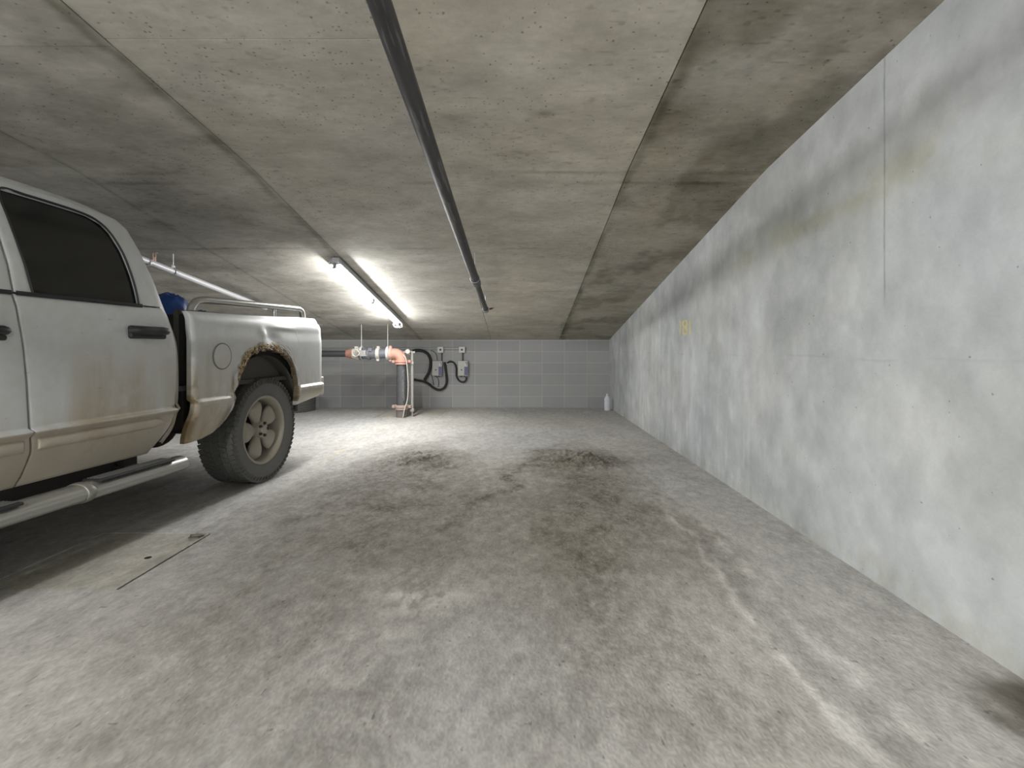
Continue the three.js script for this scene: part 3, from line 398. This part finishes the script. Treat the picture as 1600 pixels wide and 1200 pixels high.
{ // bed box, tailgate, bumper
  part('bed_floor', box(1.84, 0.03, 1.82, 0, 0.80, -0.02), liner, truck);
  part('bed_front', rbox(1.8, 0.74, 0.04, 0.01, 0, 0.90, 0.77), under, truck);  // dark colour paints in the shade of the gap behind the cab
  for (const x of [-1, 1]) part('bed_inner_wall', [box(0.03, 0.5, 1.72, x * 0.86, 1.05, -0.06), box(0.1, 0.02, 1.7, x * 0.905, 1.285, -0.06)], liner, truck);
  const tg = part('tailgate', rbox(1.52, 0.56, 0.06, 0.02, 0, 1.045, -0.915), paint, truck); truckUV(tg.geometry);
  part('handle', rbox(0.2, 0.06, 0.03, 0.01, 0, 1.2, -0.947), blackTrim, tg);
  const bp = part('rear_bumper', (() => { const sh = new THREE.Shape(); sh.moveTo(-0.97, -0.84); sh.quadraticCurveTo(-0.965, -0.99, -0.84, -1.02); sh.quadraticCurveTo(0, -1.06, 0.84, -1.02); sh.quadraticCurveTo(0.965, -0.99, 0.97, -0.84); sh.lineTo(0.94, -0.84); sh.quadraticCurveTo(0.92, -0.945, 0.82, -0.96); sh.lineTo(-0.82, -0.96); sh.quadraticCurveTo(-0.92, -0.945, -0.94, -0.84); const g = new THREE.ExtrudeGeometry(sh, { depth: 0.15, bevelEnabled: true, bevelSize: 0.008, bevelThickness: 0.012, bevelSegments: 2 }); g.rotateX(Math.PI / 2); g.scale(1, 1, 1); return g.translate(0, 0.765, 0); })(), mat(0xaaa9a4, 0.4, 0.45), truck);
  bp.userData.label = 'dull metal rear bumper';
  // underbody
  part('chassis_rail', [box(0.08, 0.14, 5.0, 0.45, 0.56, 1.6), box(0.08, 0.14, 5.0, -0.45, 0.56, 1.6)], under, truck);
  part('rear_axle', [rod(V3(-0.8, 0.41, 0), V3(0.8, 0.41, 0), 0.045), new THREE.SphereGeometry(0.16, 20, 14).translate(0, 0.41, 0)], under, truck);
  part('driveshaft', rod(V3(0, 0.43, 0.1), V3(0, 0.5, 2.3), 0.04), under, truck);
  for (const s of [-1, 1]) part('leaf_spring', [0, 1, 2].map((k) => tube([V3(s * 0.58, 0.62, -0.62 + 0.14 * k), V3(s * 0.58, 0.47 - 0.015 * k, 0), V3(s * 0.58, 0.6, 0.62 - 0.14 * k)], 0.014, 30, 6)), under, truck);
  part('fuel_tank', rbox(0.4, 0.24, 1.0, 0.05, 0.66, 0.46, 1.55), under, truck);
  part('muffler', rod(V3(-0.65, 0.5, 1.1), V3(-0.65, 0.5, 1.8), 0.1), under, truck);
  part('shock_absorber', rod(V3(0.68, 0.36, -0.1), V3(0.55, 0.85, -0.28), 0.032), mat(0x4a4844, 0.7), truck);
  // nose
  part('hood', sheet(24, 30, (u, v) => { const s = mix(3.28, 4.48, u), x = mix(-0.93, 0.93, v); const hh = 1.30 - 0.10 * sstep(3.3, 4.5, s) - 0.05 * (x / 0.93) ** 4 - 0.03 * sstep(4.3, 4.5, s); return [x, hh, s]; }, 1, 0.0, 0.01, 0.01, 0), paint, truck);
  part('engine_bay', box(1.7, 0.5, 1.1, 0, 0.9, 3.85), black, truck);
  part('grille', [rbox(0.9, 0.36, 0.08, 0.03, 0, 0.97, 4.5), box(0.94, 0.06, 0.1, 0, 0.97, 4.51), box(0.06, 0.38, 0.1, 0, 0.97, 4.51)], mat(0x9b9c9a, 0.4, 0.4), truck);
  part('front_bumper', rbox(1.96, 0.26, 0.3, 0.06, 0, 0.62, 4.5), chrome, truck);
  part('front_axle', rod(V3(-0.8, 0.41, 3.57), V3(0.8, 0.41, 3.57), 0.045), under, truck);
}
// wheels
function tyreProfile(R, w, rim) { const a = w / 2; return [[rim - 0.006, a * 0.70], [rim + 0.004, a * 0.80], [rim + 0.012, a * 0.87], [rim + 0.03, a * 0.93], [rim + 0.06, a * 0.985], [mix(rim, R, 0.55), a], [mix(rim, R, 0.7), a * 0.99], [R - 0.04, a * 0.955], [R - 0.022, a * 0.90], [R - 0.012, a * 0.80], [R - 0.009, a * 0.5], [R - 0.008, 0]]; }
function tyreGeo(R, w, rim) { const half = tyreProfile(R, w, rim), full = [...half, ...half.slice(0, -1).reverse().map(([r, y]) => [r, -y])]; return new THREE.LatheGeometry(full.map(([r, y]) => new THREE.Vector2(r, y)), 72).rotateZ(-Math.PI / 2); }
function treadGeo(R, w) { const g = [], n = 62, rows = [[-0.40, 0.16, 0.012, 0.3], [-0.215, 0.15, 0.011, -0.25], [0, 0.2, 0.011, 0.3], [0.215, 0.15, 0.011, -0.25], [0.40, 0.16, 0.012, 0.3]]; for (let k = 0; k < n; k++) rows.forEach(([y, wd, dp, tw], j) => { const b = box(wd * w, 0.016, 2 * Math.PI * R / n * 0.82).rotateY(tw).translate(y * w, R - 0.0115, 0); b.rotateX((k + (j % 2) * 0.5) / n * 2 * Math.PI); g.push(plain(b)); }); for (let k = 0; k < n; k += 1) for (const s of [-1, 1]) { const b = box(0.008, 0.034, 2 * Math.PI * R / n * 0.55).rotateZ(s * 0.28).translate(s * w * 0.4745, R - 0.031, 0); b.rotateX((k + 0.25) / n * 2 * Math.PI); g.push(plain(b)); } return mergeGeometries(g); }
const TYRE_R = 0.412, TYRE_W = 0.275, RIM_R = 0.262;
const tyreG = tyreGeo(TYRE_R, TYRE_W, RIM_R), treadG = treadGeo(TYRE_R, TYRE_W);
const rimBarrel = mergeGeometries([new THREE.LatheGeometry([[0.268, 0.108], [0.272, 0.116], [0.266, 0.122], [0.256, 0.118], [0.249, 0.108], [0.244, 0.085], [0.236, 0.05], [0.228, 0.0], [0.225, -0.09], [0.255, -0.12], [0.262, -0.12]].map(([r, y]) => new THREE.Vector2(r, y)), 64).rotateZ(-Math.PI / 2)].map(plain));
function spokeGeo() { // a broad bulging petal from the hub to the rim, x out, y along the radius
  const nu = 22, nv = 16, pos = [], ix = []; for (let i = 0; i <= nu; i++) { const u = i / nu, r = mix(0.035, 0.243, u), w = mix(0.028, 0.077, sstep(0.05, 0.62, u)) * Math.sqrt(Math.max(0.0, 1 - Math.max(0, (u - 0.72) / 0.285) ** 2.2)) + 0.001, top = mix(0.075, 0.094, Math.sin(Math.min(1, u * 1.2) * Math.PI * 0.6)) - 0.03 * sstep(0.75, 1, u); for (let j = 0; j <= nv; j++) { const a = j / nv * Math.PI * 2, cx = Math.cos(a), sy = Math.sin(a); pos.push(top - 0.03 + 0.03 * Math.sign(sy) * Math.pow(Math.abs(sy), 0.75) , r, w * cx); } }
  for (let i = 0; i < nu; i++) for (let j = 0; j < nv; j++) { const a = i * (nv + 1) + j, b = a + nv + 1; ix.push(a, b, b + 1, a, b + 1, a + 1); }
  const g = new THREE.BufferGeometry(); g.setAttribute('position', new THREE.Float32BufferAttribute(pos, 3)); g.setIndex(ix); return mergeVertices(g, 1e-5);
}
const spokeG = spokeGeo(); spokeG.computeVertexNormals();
function wheel() {
  const g = new THREE.Group(); g.name = 'wheel';
  const ty = part('tire', tyreG, rubber, g); part('tread', treadG, treadMat, ty);
  const rm = part('rim', rimBarrel, dustyAlloy, g); rm.userData.label = 'dusty five spoke alloy rim';
  for (let k = 0; k < 5; k++) { const a = (18 + 72 * k) * Math.PI / 180, m = part('spoke', spokeG, dustyAlloy, rm); m.rotation.x = a; }
  part('hub', [new THREE.CylinderGeometry(0.062, 0.07, 0.05, 30).rotateZ(-Math.PI / 2).translate(0.075, 0, 0), new THREE.CylinderGeometry(0.03, 0.036, 0.016, 24).rotateZ(-Math.PI / 2).translate(0.107, 0, 0)], dustyAlloy, rm);
  for (let k = 0; k < 5; k++) { const a = (18 + 36 + 72 * k) * Math.PI / 180; part('lug_nut', new THREE.CylinderGeometry(0.011, 0.013, 0.03, 6).rotateZ(-Math.PI / 2).translate(0.1, Math.cos(a) * 0.05, Math.sin(a) * 0.05), mat(0x3a3834, 0.7, 0.3), rm); }
  part('brake_disc', new THREE.CylinderGeometry(0.17, 0.17, 0.03, 40).rotateZ(Math.PI / 2).translate(-0.02, 0, 0), mat(0x2a2826, 0.8, 0.3), g);
  return g;
}
for (const [s, z] of [[1, 0], [-1, 0], [1, 3.57], [-1, 3.57]]) { const w = wheel(); w.position.set(s * (0.965 - TYRE_W / 2), TYRE_R - 0.002, z); if (s < 0) w.rotation.y = Math.PI; truck.add(w); }

// crumpled blue tarpaulin lying in the bed
function lump(rx, ry, rz, seedAt, amp) { const g = mergeVertices(new THREE.SphereGeometry(1, 48, 32)); const p = g.attributes.position; for (let i = 0; i < p.count; i++) { const x = p.getX(i), y = p.getY(i), z = p.getZ(i), k = 1 + amp * (fbm(x * 2.5 + seedAt, z * 2.5 + y * 2, 4) - 0.5) + amp * 0.5 * Math.abs(fbm(x * 6 + seedAt, y * 6 + z * 4, 2) - 0.5); p.setXYZ(i, x * rx * k, Math.max(-0.96, y) * ry * (y > 0 ? k : 1), z * rz * k); } g.computeVertexNormals(); return g; }
const tarpMat = mat(0x1d4a96, 0.42);
{
  const t = thing('blue_tarp', 'crumpled blue plastic tarp bundled in the truck bed', 'tarp', new THREE.Vector3(0.60, 1.115, 0.56).applyAxisAngle(V3(0, 1, 0), -YAW).add(truck.position)); t.rotation.y = -YAW;
  part('bundle', lump(0.19, 0.30, 0.2, 3, 0.3), tarpMat, t);
  part('folded_end', lump(0.16, 0.25, 0.14, 9, 0.4).translate(0.06, -0.045, -0.28), tarpMat, t);
}

// ------------------------------------------------------------------ pipes under the ceiling
const pipeH = (Z) => 2.342 - 0.1210 * Z, mainH = (Z) => 2.2645 - 0.1210 * Z;
const blackPipe = new THREE.MeshStandardMaterial({ map: texture(256, 512, (u, v) => { const s = fbm(u * 12, v * 60, 3), w = sstep(0.62, 0.72, fbm(u * 20, v * 90 + 7, 3)) * sstep(0.45, 0.6, fbm(1, v * 9, 2)); const L = 74 + 22 * (s - 0.5) + 32 * w; return [L, L, L + 1]; }), roughness: 0.5, metalness: 0.35 });
const whitePipe = mat(0xc9c9cc, 0.45, 0.25), galv = mat(0xb6b8ba, 0.4, 0.6);
function hanger(parent, X, Z, r, h) { // band and rod up to the ceiling
  part('hanger', [new THREE.TorusGeometry(r + 0.005, 0.005, 8, 28).scale(1, 1, 2.4).translate(X, h, -Z), rbox(0.02, 0.03, 0.03, 0.004, X, h + r + 0.016, -Z), rod(W(X, h + r + 0.02, Z), W(X, ceilH(Z) + 0.004, Z), 0.005, 8)], galv, parent);
}
{
  const p = thing('sprinkler_pipe', 'long dark steel sprinkler pipe under the middle of the ceiling', 'pipe');
  const end = 6.03, joint = 4.68;
  part('pipe', rod(W(-0.42, mainH(-7.5), -7.5), W(-0.42, mainH(joint), joint), 0.037, 24), blackPipe, p);
  part('pipe', rod(W(-0.42, mainH(joint), joint), W(-0.42, mainH(end), end), 0.030, 20), blackPipe, p);
  part('coupling', rod(W(-0.42, mainH(joint - 0.06), joint - 0.06), W(-0.42, mainH(joint + 0.08), joint + 0.08), 0.043, 20), mat(0x6a6a68, 0.5, 0.4), p);
  part('end_cap', rod(W(-0.42, mainH(end - 0.05), end - 0.05), W(-0.42, mainH(end + 0.015), end + 0.015), 0.038, 16), mat(0x57514b, 0.6, 0.3), p);
  hanger(p, -0.42, 4.57, 0.037, mainH(4.57)); hanger(p, -0.42, 0.5, 0.037, mainH(0.5)); hanger(p, -0.42, 5.98, 0.03, mainH(5.98));
  part('sprinkler_head', [rod(W(-0.375, mainH(6.0), 6.0), W(-0.335, mainH(6.0) + 0.012, 6.0), 0.012), new THREE.CylinderGeometry(0.02, 0.02, 0.006, 14).translate(-0.33, mainH(6.0) + 0.014, -6.0)], mat(0x6b4a34, 0.5, 0.4), p);
}
{
  const p = thing('sprinkler_pipe', 'pale steel sprinkler pipe running above the truck bed', 'pipe'), X = -3.29;
  part('pipe', rod(W(X, pipeH(-7.5), -7.5), W(X, pipeH(6.3), 6.3), 0.029, 20), whitePipe, p);
  for (const z of [4.62, 1.2]) hanger(p, X, z, 0.029, pipeH(z));
  const z = 4.38, h = pipeH(z);
  const sh = part('sprinkler_head', [rod(W(X, h + 0.02, z), W(X, h + 0.065, z), 0.014), rod(W(X - 0.014, h + 0.06, z), W(X - 0.012, h + 0.1, z), 0.004, 6), rod(W(X + 0.014, h + 0.06, z), W(X + 0.012, h + 0.1, z), 0.004, 6), new THREE.CylinderGeometry(0.028, 0.026, 0.004, 18).translate(X, h + 0.102, -z)], mat(0xa88a80, 0.45, 0.4), p); sh.userData.label = 'reddish upright sprinkler head';
  part('clamp', new THREE.TorusGeometry(0.032, 0.006, 8, 24).scale(1, 1, 2).translate(X, h, -z - 0.08 + 0.16), galv, p);
}

// ------------------------------------------------------------------ fire main riser in front of the back wall
{
  const Z = 7.5, X = -1.82, r = 0.078, hy = 0.975, p = thing('riser_pipe', 'black steel riser pipe with salmon couplings standing at the back wall', 'pipe', W(X, 0, Z));
  const steel = new THREE.MeshStandardMaterial({ map: texture(256, 512, (u, v) => { const s = fbm(u * 30, v * 30, 3), st = u > 0.06 && u < 0.12 && v > 0.3 && v < 0.85 && noise(u * 160, v * 90) > 0.5 ? 50 : 0; const L = 92 + 20 * (s - 0.5) + st; return [L, L + 1, L + 3]; }), roughness: 0.5, metalness: 0.3 }), salmon = mat(0xc79685, 0.65), palePart = mat(0xc6c0b8, 0.65), greyCast = mat(0x7d8086, 0.5, 0.4), darkPipe = mat(0x4a4b4d, 0.5, 0.35);
  part('riser', rod(V3(0, 0, 0), V3(0, 0.86, 0), r, 28), steel, p);
  part('footing_collar', rod(V3(0, 0, 0), V3(0, 0.13, 0), r + 0.006, 28), mat(0x77736c, 0.8), p);
  const ring2 = (y) => [new THREE.CylinderGeometry(r + 0.03, r + 0.03, 0.035, 30).translate(0, y + 0.018, 0), new THREE.CylinderGeometry(r + 0.018, r + 0.022, 0.03, 30).translate(0, y - 0.018, 0), rbox(0.05, 0.045, 0.05, 0.01, r + 0.045, y + 0.01, 0), rbox(0.05, 0.045, 0.05, 0.01, -r - 0.045, y + 0.01, 0)];
  part('coupling', ring2(0.15), mat(0xb8a198, 0.65), p); part('coupling', ring2(0.845), salmon, p);
  const el = []; for (let i = 0; i <= 12; i++) { const a = i / 12 * Math.PI / 2; el.push(V3(-0.115 + 0.115 * Math.cos(a), 0.865 + 0.115 * Math.sin(a) * (hy - 0.865) / 0.115, 0)); }
  part('elbow', tube([V3(0, 0.84, 0), ...el, V3(-0.16, hy, 0)], r + 0.004, 40, 24), salmon, p);
  const hring = (x, w, q) => new THREE.CylinderGeometry(r + q, r + q, w, 28).rotateZ(Math.PI / 2).translate(x, hy, 0);
  part('coupling', [hring(-0.17, 0.05, 0.016), rbox(0.04, 0.04, 0.06, 0.008, -0.17, hy + r + 0.022, 0), rbox(0.04, 0.04, 0.06, 0.008, -0.17, hy - r - 0.022, 0)], mat(0xc9a698, 0.65), p);
  part('spool', rod(V3(-0.2, hy, 0), V3(-0.5, hy, 0), r - 0.006, 24), greyCast, p);
  part('coupling', [hring(-0.36, 0.05, 0.014), rbox(0.04, 0.035, 0.06, 0.008, -0.36, hy + r + 0.02, 0), rbox(0.04, 0.035, 0.06, 0.008, -0.36, hy - r - 0.02, 0.02)], palePart, p);
  part('valve_body', [hring(-0.5, 0.03, 0.02), new THREE.SphereGeometry(r + 0.008, 24, 16).scale(1.1, 1, 1).translate(-0.56, hy, 0), rbox(0.06, 0.06, 0.05, 0.01, -0.47, hy + 0.06, 0.06), rod(V3(-0.5, hy + 0.07, 0.02), V3(-0.43, hy + 0.10, 0.05), 0.012), hring(-0.63, 0.03, 0.02)], greyCast, p);
  part('valve_gearbox', [rbox(0.1, 0.09, 0.08, 0.015, -0.57, hy + 0.01, 0.1), rod(V3(-0.6, hy - 0.03, 0.14), V3(-0.5, hy - 0.03, 0.14), 0.012), rod(V3(-0.66, hy + 0.05, 0.06), V3(-0.66, hy - 0.05, 0.09), 0.014)], mat(0xa9a8a6, 0.5, 0.3), p);
  part('handwheel', new THREE.TorusGeometry(0.05, 0.008, 8, 24).translate(-0.66, hy + 0.01, 0.15), palePart, p);
  part('check_valve', [new THREE.CylinderGeometry(r, r + 0.008, 0.12, 24).rotateZ(Math.PI / 2).translate(-0.70, hy, 0), hring(-0.65, 0.04, 0.02), rbox(0.05, 0.05, 0.05, 0.01, -0.7, hy + r + 0.01, 0)], palePart, p);
  part('reducer', new THREE.CylinderGeometry(r + 0.006, 0.058, 0.1, 24).rotateZ(-Math.PI / 2).translate(-0.80, hy, 0), mat(0xb08070, 0.65), p);
  part('cross_main', rod(V3(-0.84, hy, 0), V3(-5.9, hy, 0), 0.050, 20), darkPipe, p);
  for (const x of [-0.215, -0.62]) { part('hanger', [new THREE.TorusGeometry(r + 0.012, 0.007, 8, 28).rotateY(Math.PI / 2).scale(3, 1.08, 1).translate(x * 3 - x * 3 + x, hy + 0.008, 0), rod(V3(x, hy + r + 0.02, 0), V3(x, ceilH(Z) + 0.005, 0), 0.005, 8)], mat(0xd6d6d4, 0.5, 0.2), p); }
  part('drain_cable', tube([V3(0.04, 0.96, 0.07), V3(0.085, 0.9, 0.09), V3(0.105, 0.72, 0.07), V3(0.115, 0.45, 0.06), V3(0.10, 0.25, 0.07), V3(0.07, 0.14, 0.1), V3(0.045, 0.004, 0.11)], 0.008, 60, 8), mat(0xc9c3b8, 0.7), p);
  part('test_pipe', [rod(V3(0.155, 0.1, -0.04), V3(0.155, 1.0, -0.04), 0.022), rod(V3(0.02, 0.995, -0.04), V3(0.2, 0.995, -0.04), 0.018), rbox(0.06, 0.05, 0.06, 0.01, 0.155, 0.1, -0.04), rbox(0.06, 0.05, 0.05, 0.01, 0.155, 0.83, -0.03), rod(V3(0.155, 0.0, -0.04), V3(0.155, 0.12, -0.04), 0.014)], mat(0xa8a5a0, 0.6, 0.2), p);
  part('gauge', [new THREE.CylinderGeometry(0.035, 0.035, 0.03, 20).rotateX(Math.PI / 2).translate(0.10, 1.01, 0.02), rbox(0.05, 0.05, 0.05, 0.008, 0.1, 0.985, -0.02)], palePart, p);
}
// ------------------------------------------------------------------ wiring on the back wall
const wallAt = (px, py, off = 0.03) => { const Z = BACK_Z - off; return W((px - 812) / FOCAL * Z, CAM_H + (545 - py) / FOCAL * Z, Z); };
{
  const c = thing('wall_conduit', 'thin pale conduit line with two square junction boxes on block wall', 'conduit');
  const y = wallAt(688, 544.6).y;
  part('conduit', rod(W(-5.5, y, BACK_Z - 0.014), W(-1.03, y, BACK_Z - 0.014), 0.012, 10), galv, c);
  const b1 = wallAt(688.5, 546.5, 0.03), b2 = wallAt(722, 546.5, 0.03), whitePlastic = mat(0xdcdcda, 0.55);
  for (const b of [b1, b2]) { const m = part('junction_box', rbox(0.105, 0.105, 0.06, 0.006, b.x, b.y, -BACK_Z + 0.03), whitePlastic, c); part('knob', [new THREE.CylinderGeometry(0.018, 0.018, 0.012, 16).rotateX(Math.PI / 2).translate(b.x, b.y, -BACK_Z + 0.065)], mat(0x4a4a4a, 0.6), m); }
  part('drop_cable', rod(V3(b1.x + 0.02, b1.y - 0.05, -BACK_Z + 0.02), V3(b1.x + 0.02, 0.82, -BACK_Z + 0.02), 0.011, 8), mat(0x4a4a48, 0.6), c);
  part('drop_cable', rod(V3(b2.x + 0.01, b2.y - 0.05, -BACK_Z + 0.02), V3(b2.x + 0.01, 0.82, -BACK_Z + 0.02), 0.012, 8), mat(0x4a4a48, 0.6), c);
}
for (const [px, label, tone] of [[683.5, 'grey control box with purple panel beside the cable coil', 0xb4b4b2], [723.5, 'grey control box with purple panel on clear wall blocks', 0xc0c2ba]]) {
  const q = wallAt(px, 575.5, 0.05), g = thing('control_box', label, 'control box', V3(q.x, q.y - 0.13, -BACK_Z), 'control boxes on the block wall');
  part('case', rbox(0.175, 0.265, 0.085, 0.008, 0, 0.13, 0.043), mat(tone, 0.55), g);
  const pl = part('panel', rbox(0.06, 0.15, 0.004, 0.0015, 0.055, 0.085, 0.0865), mat(0x68688c, 0.5), g); pl.userData.label = 'purple grey label panel';
  part('logo_patch', rbox(0.05, 0.075, 0.003, 0.001, 0.058, 0.212, 0.0865), mat(0xd2d2d4, 0.5), g);
  part('logo_mark', [new THREE.TorusGeometry(0.014, 0.005, 6, 16, Math.PI * 1.2).rotateZ(-0.6).translate(0.06, 0.222, 0.089), box(0.008, 0.03, 0.003, 0.066, 0.196, 0.089)], mat(0x3c3c44, 0.5), g);
  part('indicator', new THREE.CylinderGeometry(0.013, 0.013, 0.012, 16).rotateX(Math.PI / 2).translate(-0.022, 0.105, 0.09), mat(0x56585a, 0.5), g);
  part('gland', [rod(V3(-0.03, -0.02, 0.04), V3(-0.03, 0.005, 0.04), 0.012), rod(V3(0.02, -0.02, 0.04), V3(0.02, 0.005, 0.04), 0.012)], black, g);
}
{
  const loom = mat(0x2e2e2d, 0.75), P = (x, y, off) => wallAt(640 + x / 13.333, 530 + y / 13.333, off);
  const hose = (pts, r, label) => { const m = part(numbered('cable_loop'), tube(pts.map(([x, y]) => P(x, y, r + 0.02)), r, 80, 10), loom, scene); m.userData = { label, category: 'cable' }; };
  hose([[60, 260], [130, 235], [250, 240], [370, 300], [430, 410], [438, 500], [425, 610], [395, 710], [340, 800], [310, 850]], 0.026, 'thick black cable arching from the riser down the wall');
  hose([[80, 840], [200, 860], [300, 880], [400, 930], [500, 1010], [620, 1055], [720, 1010], [770, 900], [765, 760], [748, 620], [735, 530], [725, 480]], 0.021, 'black cable hanging in a low loop around the control box');
  hose([[785, 500], [810, 478], [860, 462], [930, 500], [970, 600], [975, 760], [1020, 850], [1090, 890], [1160, 870], [1190, 790]], 0.015, 'short black cable looping under the second control box');
  const thin = (pts, label) => { const m = part(numbered('thin_wire'), tube(pts.map(([x, y]) => P(x, y, 0.03)), 0.005, 50, 6), loom, scene); m.userData = { label, category: 'wire' }; };
  thin([[430, 235], [510, 260], [560, 330], [575, 440]], 'thin black wire curving down into the control box top');
  thin([[570, 780], [600, 850], [605, 930], [595, 990]], 'thin black wire dangling below the control box');
  thin([[440, 720], [470, 800], [490, 880], [505, 960]], 'thin black wire dangling beside the cable loop');
  const bar = part('link_conduit', rod(P(690, 512, 0.02), P(1020, 512, 0.02), 0.010, 10), galv, scene); bar.userData = { label: 'short pale conduit linking the two control boxes', category: 'conduit' };
}

// ------------------------------------------------------------------ things on the floor
{ // access hatch near the truck
  const [x0, x1, z0, z1] = HATCH, g = thing('floor_hatch', 'square steel hatch plate set in floor beside the truck', 'hatch', W((x0 + x1) / 2, -0.012, (z0 + z1) / 2));
  const w = x1 - x0, d = z1 - z0, pl = new THREE.BoxGeometry(w - 0.016, 0.011, d - 0.014); pl.translate((x0 + x1) / 2 - 0.006, 0, -(z0 + z1) / 2); floorUV(pl); pl.translate(-(x0 + x1) / 2, 0.005, (z0 + z1) / 2);
  part('plate', pl, dustySteel, g);
  part('finger_hole', new THREE.CylinderGeometry(0.016, 0.016, 0.006, 20).translate(0.19, 0.0085, 0), black, g);
  part('lift_ring', [new THREE.TorusGeometry(0.028, 0.007, 8, 24).rotateX(Math.PI / 2 - 0.3).translate(0.255, 0.018, -0.275), rbox(0.06, 0.006, 0.045, 0.002, 0.25, 0.012, -0.27)], mat(0x77726a, 0.6, 0.4), g);
}
for (const [[x0, x1, z0, z1], label] of [[SUMP_A, 'steel sump cover plate under the riser pipe'], [SUMP_B, 'narrow steel sump cover plate right of the riser pipe']]) {
  const g = thing('sump_cover', label, 'hatch', W((x0 + x1) / 2, -0.012, (z0 + z1) / 2)), pl = new THREE.BoxGeometry(x1 - x0 - 0.016, 0.012, z1 - z0 - 0.016);
  pl.translate((x0 + x1) / 2, 0, -(z0 + z1) / 2); floorUV(pl); pl.translate(-(x0 + x1) / 2, 0.005, (z0 + z1) / 2); part('plate', pl, dustySteel, g);
}
function mound(x0, x1, z0, z1, hf, label) {
  const n = 150, g = new THREE.PlaneGeometry(x1 - x0, z1 - z0, n, n).rotateX(-Math.PI / 2).translate((x0 + x1) / 2, 0, -(z0 + z1) / 2), p = g.attributes.position;
  for (let i = 0; i < p.count; i++) { const X = p.getX(i), Z = -p.getZ(i), e = Math.min(X - x0, x1 - X, Z - z0, z1 - Z); const f = sstep(0, 0.18, e); p.setY(i, -0.006 + f * (0.006 + hf(X, Z)) * 1); }
  g.computeVertexNormals(); floorUV(g); const m = part(numbered('dirt_mound'), g, floorMat, scene); m.userData = { label, category: 'dirt', group: 'mud piles left by the tyres' }; return m;
}
const clod = (X, Z) => 0.020 * Math.max(0, fbm(X * 22, Z * 22, 4) - 0.42) + 0.030 * Math.max(0, fbm(X * 9 + 4, Z * 9, 3) - 0.5);
const ridgeAt = (X, Z, pts, w, a) => { const [d] = segDist(X, Z, pts); return a * Math.exp(-((d / w) ** 2)); };
mound(-1.6, -0.35, 3.85, 5.55, (X, Z) => { const d = blob(X, Z, -0.95, 4.6, 0.32, 0.42); return -0.006 + d * (0.022 + 3.4 * clod(X, Z)) + ridgeAt(X, Z, [[-1.05, 4.35], [-0.85, 4.55], [-0.78, 4.62]], 0.035, 0.018) * (0.5 + fbm(X * 15, Z * 15, 2)); }, 'low mud pile beside the faded yellow bay line');
mound(-0.05, 1.15, 3.75, 5.55, (X, Z) => { const d = blob(X, Z, 0.54, 4.6, 0.3, 0.4); return -0.006 + d * (0.03 + 3.4 * clod(X, Z)) + ridgeAt(X, Z, [[0.4, 4.82], [0.66, 4.6], [0.74, 4.4], [0.7, 4.25]], 0.045, 0.022) * (0.5 + fbm(X * 15, Z * 15, 2)); }, 'taller crumbly mud pile on the side of the concrete wall');
{ // crumbs of dried mud strewn over the tracks
  const geo = new THREE.IcosahedronGeometry(1, 0), n = 1800, im = new THREE.InstancedMesh(geo, mat(0x9a958c, 0.95), n), o = new THREE.Object3D(); let k = 0, guard = 0;
  while (k < n && guard++ < 200000) { const X = -1.7 + 2.8 * rnd(), Z = 2.2 + 2.9 * rnd(); if (rnd() > dirtAt(X, Z) ** 1.6) continue; const s = 0.001 + 0.0034 * rnd() ** 3; o.position.set(X, s * 0.3 + 0.001 + (blob(X, Z, 0.52, 4.52, 0.28, 0.3) * 0.03 + blob(X, Z, -0.92, 4.5, 0.3, 0.32) * 0.022), -Z); o.scale.set(s * (0.8 + rnd()), s * 0.8, s * (0.8 + rnd())); o.rotation.set(rnd() * 6, rnd() * 6, rnd() * 6); o.updateMatrix(); im.setMatrixAt(k++, o.matrix); }
  im.count = k; im.name = 'mud_crumbs'; im.userData = { kind: 'stuff', label: 'dried mud crumbs strewn over the tyre tracks', category: 'dirt' }; shade(im); scene.add(im);
}
{ // white jug in the corner
  const g = thing('plastic_jug', 'white plastic jug standing in the corner against the wall', 'jug', W(1.492, 0, 8.28)), m = mat(0xd9dbe4, 0.5);
  const body = new THREE.LatheGeometry([[0, 0], [0.045, 0], [0.052, 0.008], [0.053, 0.03], [0.052, 0.16], [0.053, 0.19], [0.049, 0.205], [0.036, 0.225], [0.022, 0.243], [0.019, 0.25], [0, 0.25]].map(([r, y]) => new THREE.Vector2(r, y)), 32);
  part('body', body.scale(1, 1.02, 0.8), m, g); part('cap', new THREE.CylinderGeometry(0.02, 0.022, 0.03, 24).translate(0, 0.27, 0), m, g);
}
{ // spare tyre lying flat by the back wall
  const g = thing('spare_tire', 'worn black tire lying flat on floor behind the truck', 'tire', W(-3.86, 0, 8.26));
  const t = part('carcass', tyreGeo(0.37, 0.235, 0.2).rotateZ(Math.PI / 2).translate(0, 0.118, 0), rubber, g); part('tread', treadGeo(0.37, 0.235).rotateZ(Math.PI / 2).translate(0, 0.118, 0), treadMat, t);
}
renderer.render(scene, camera);
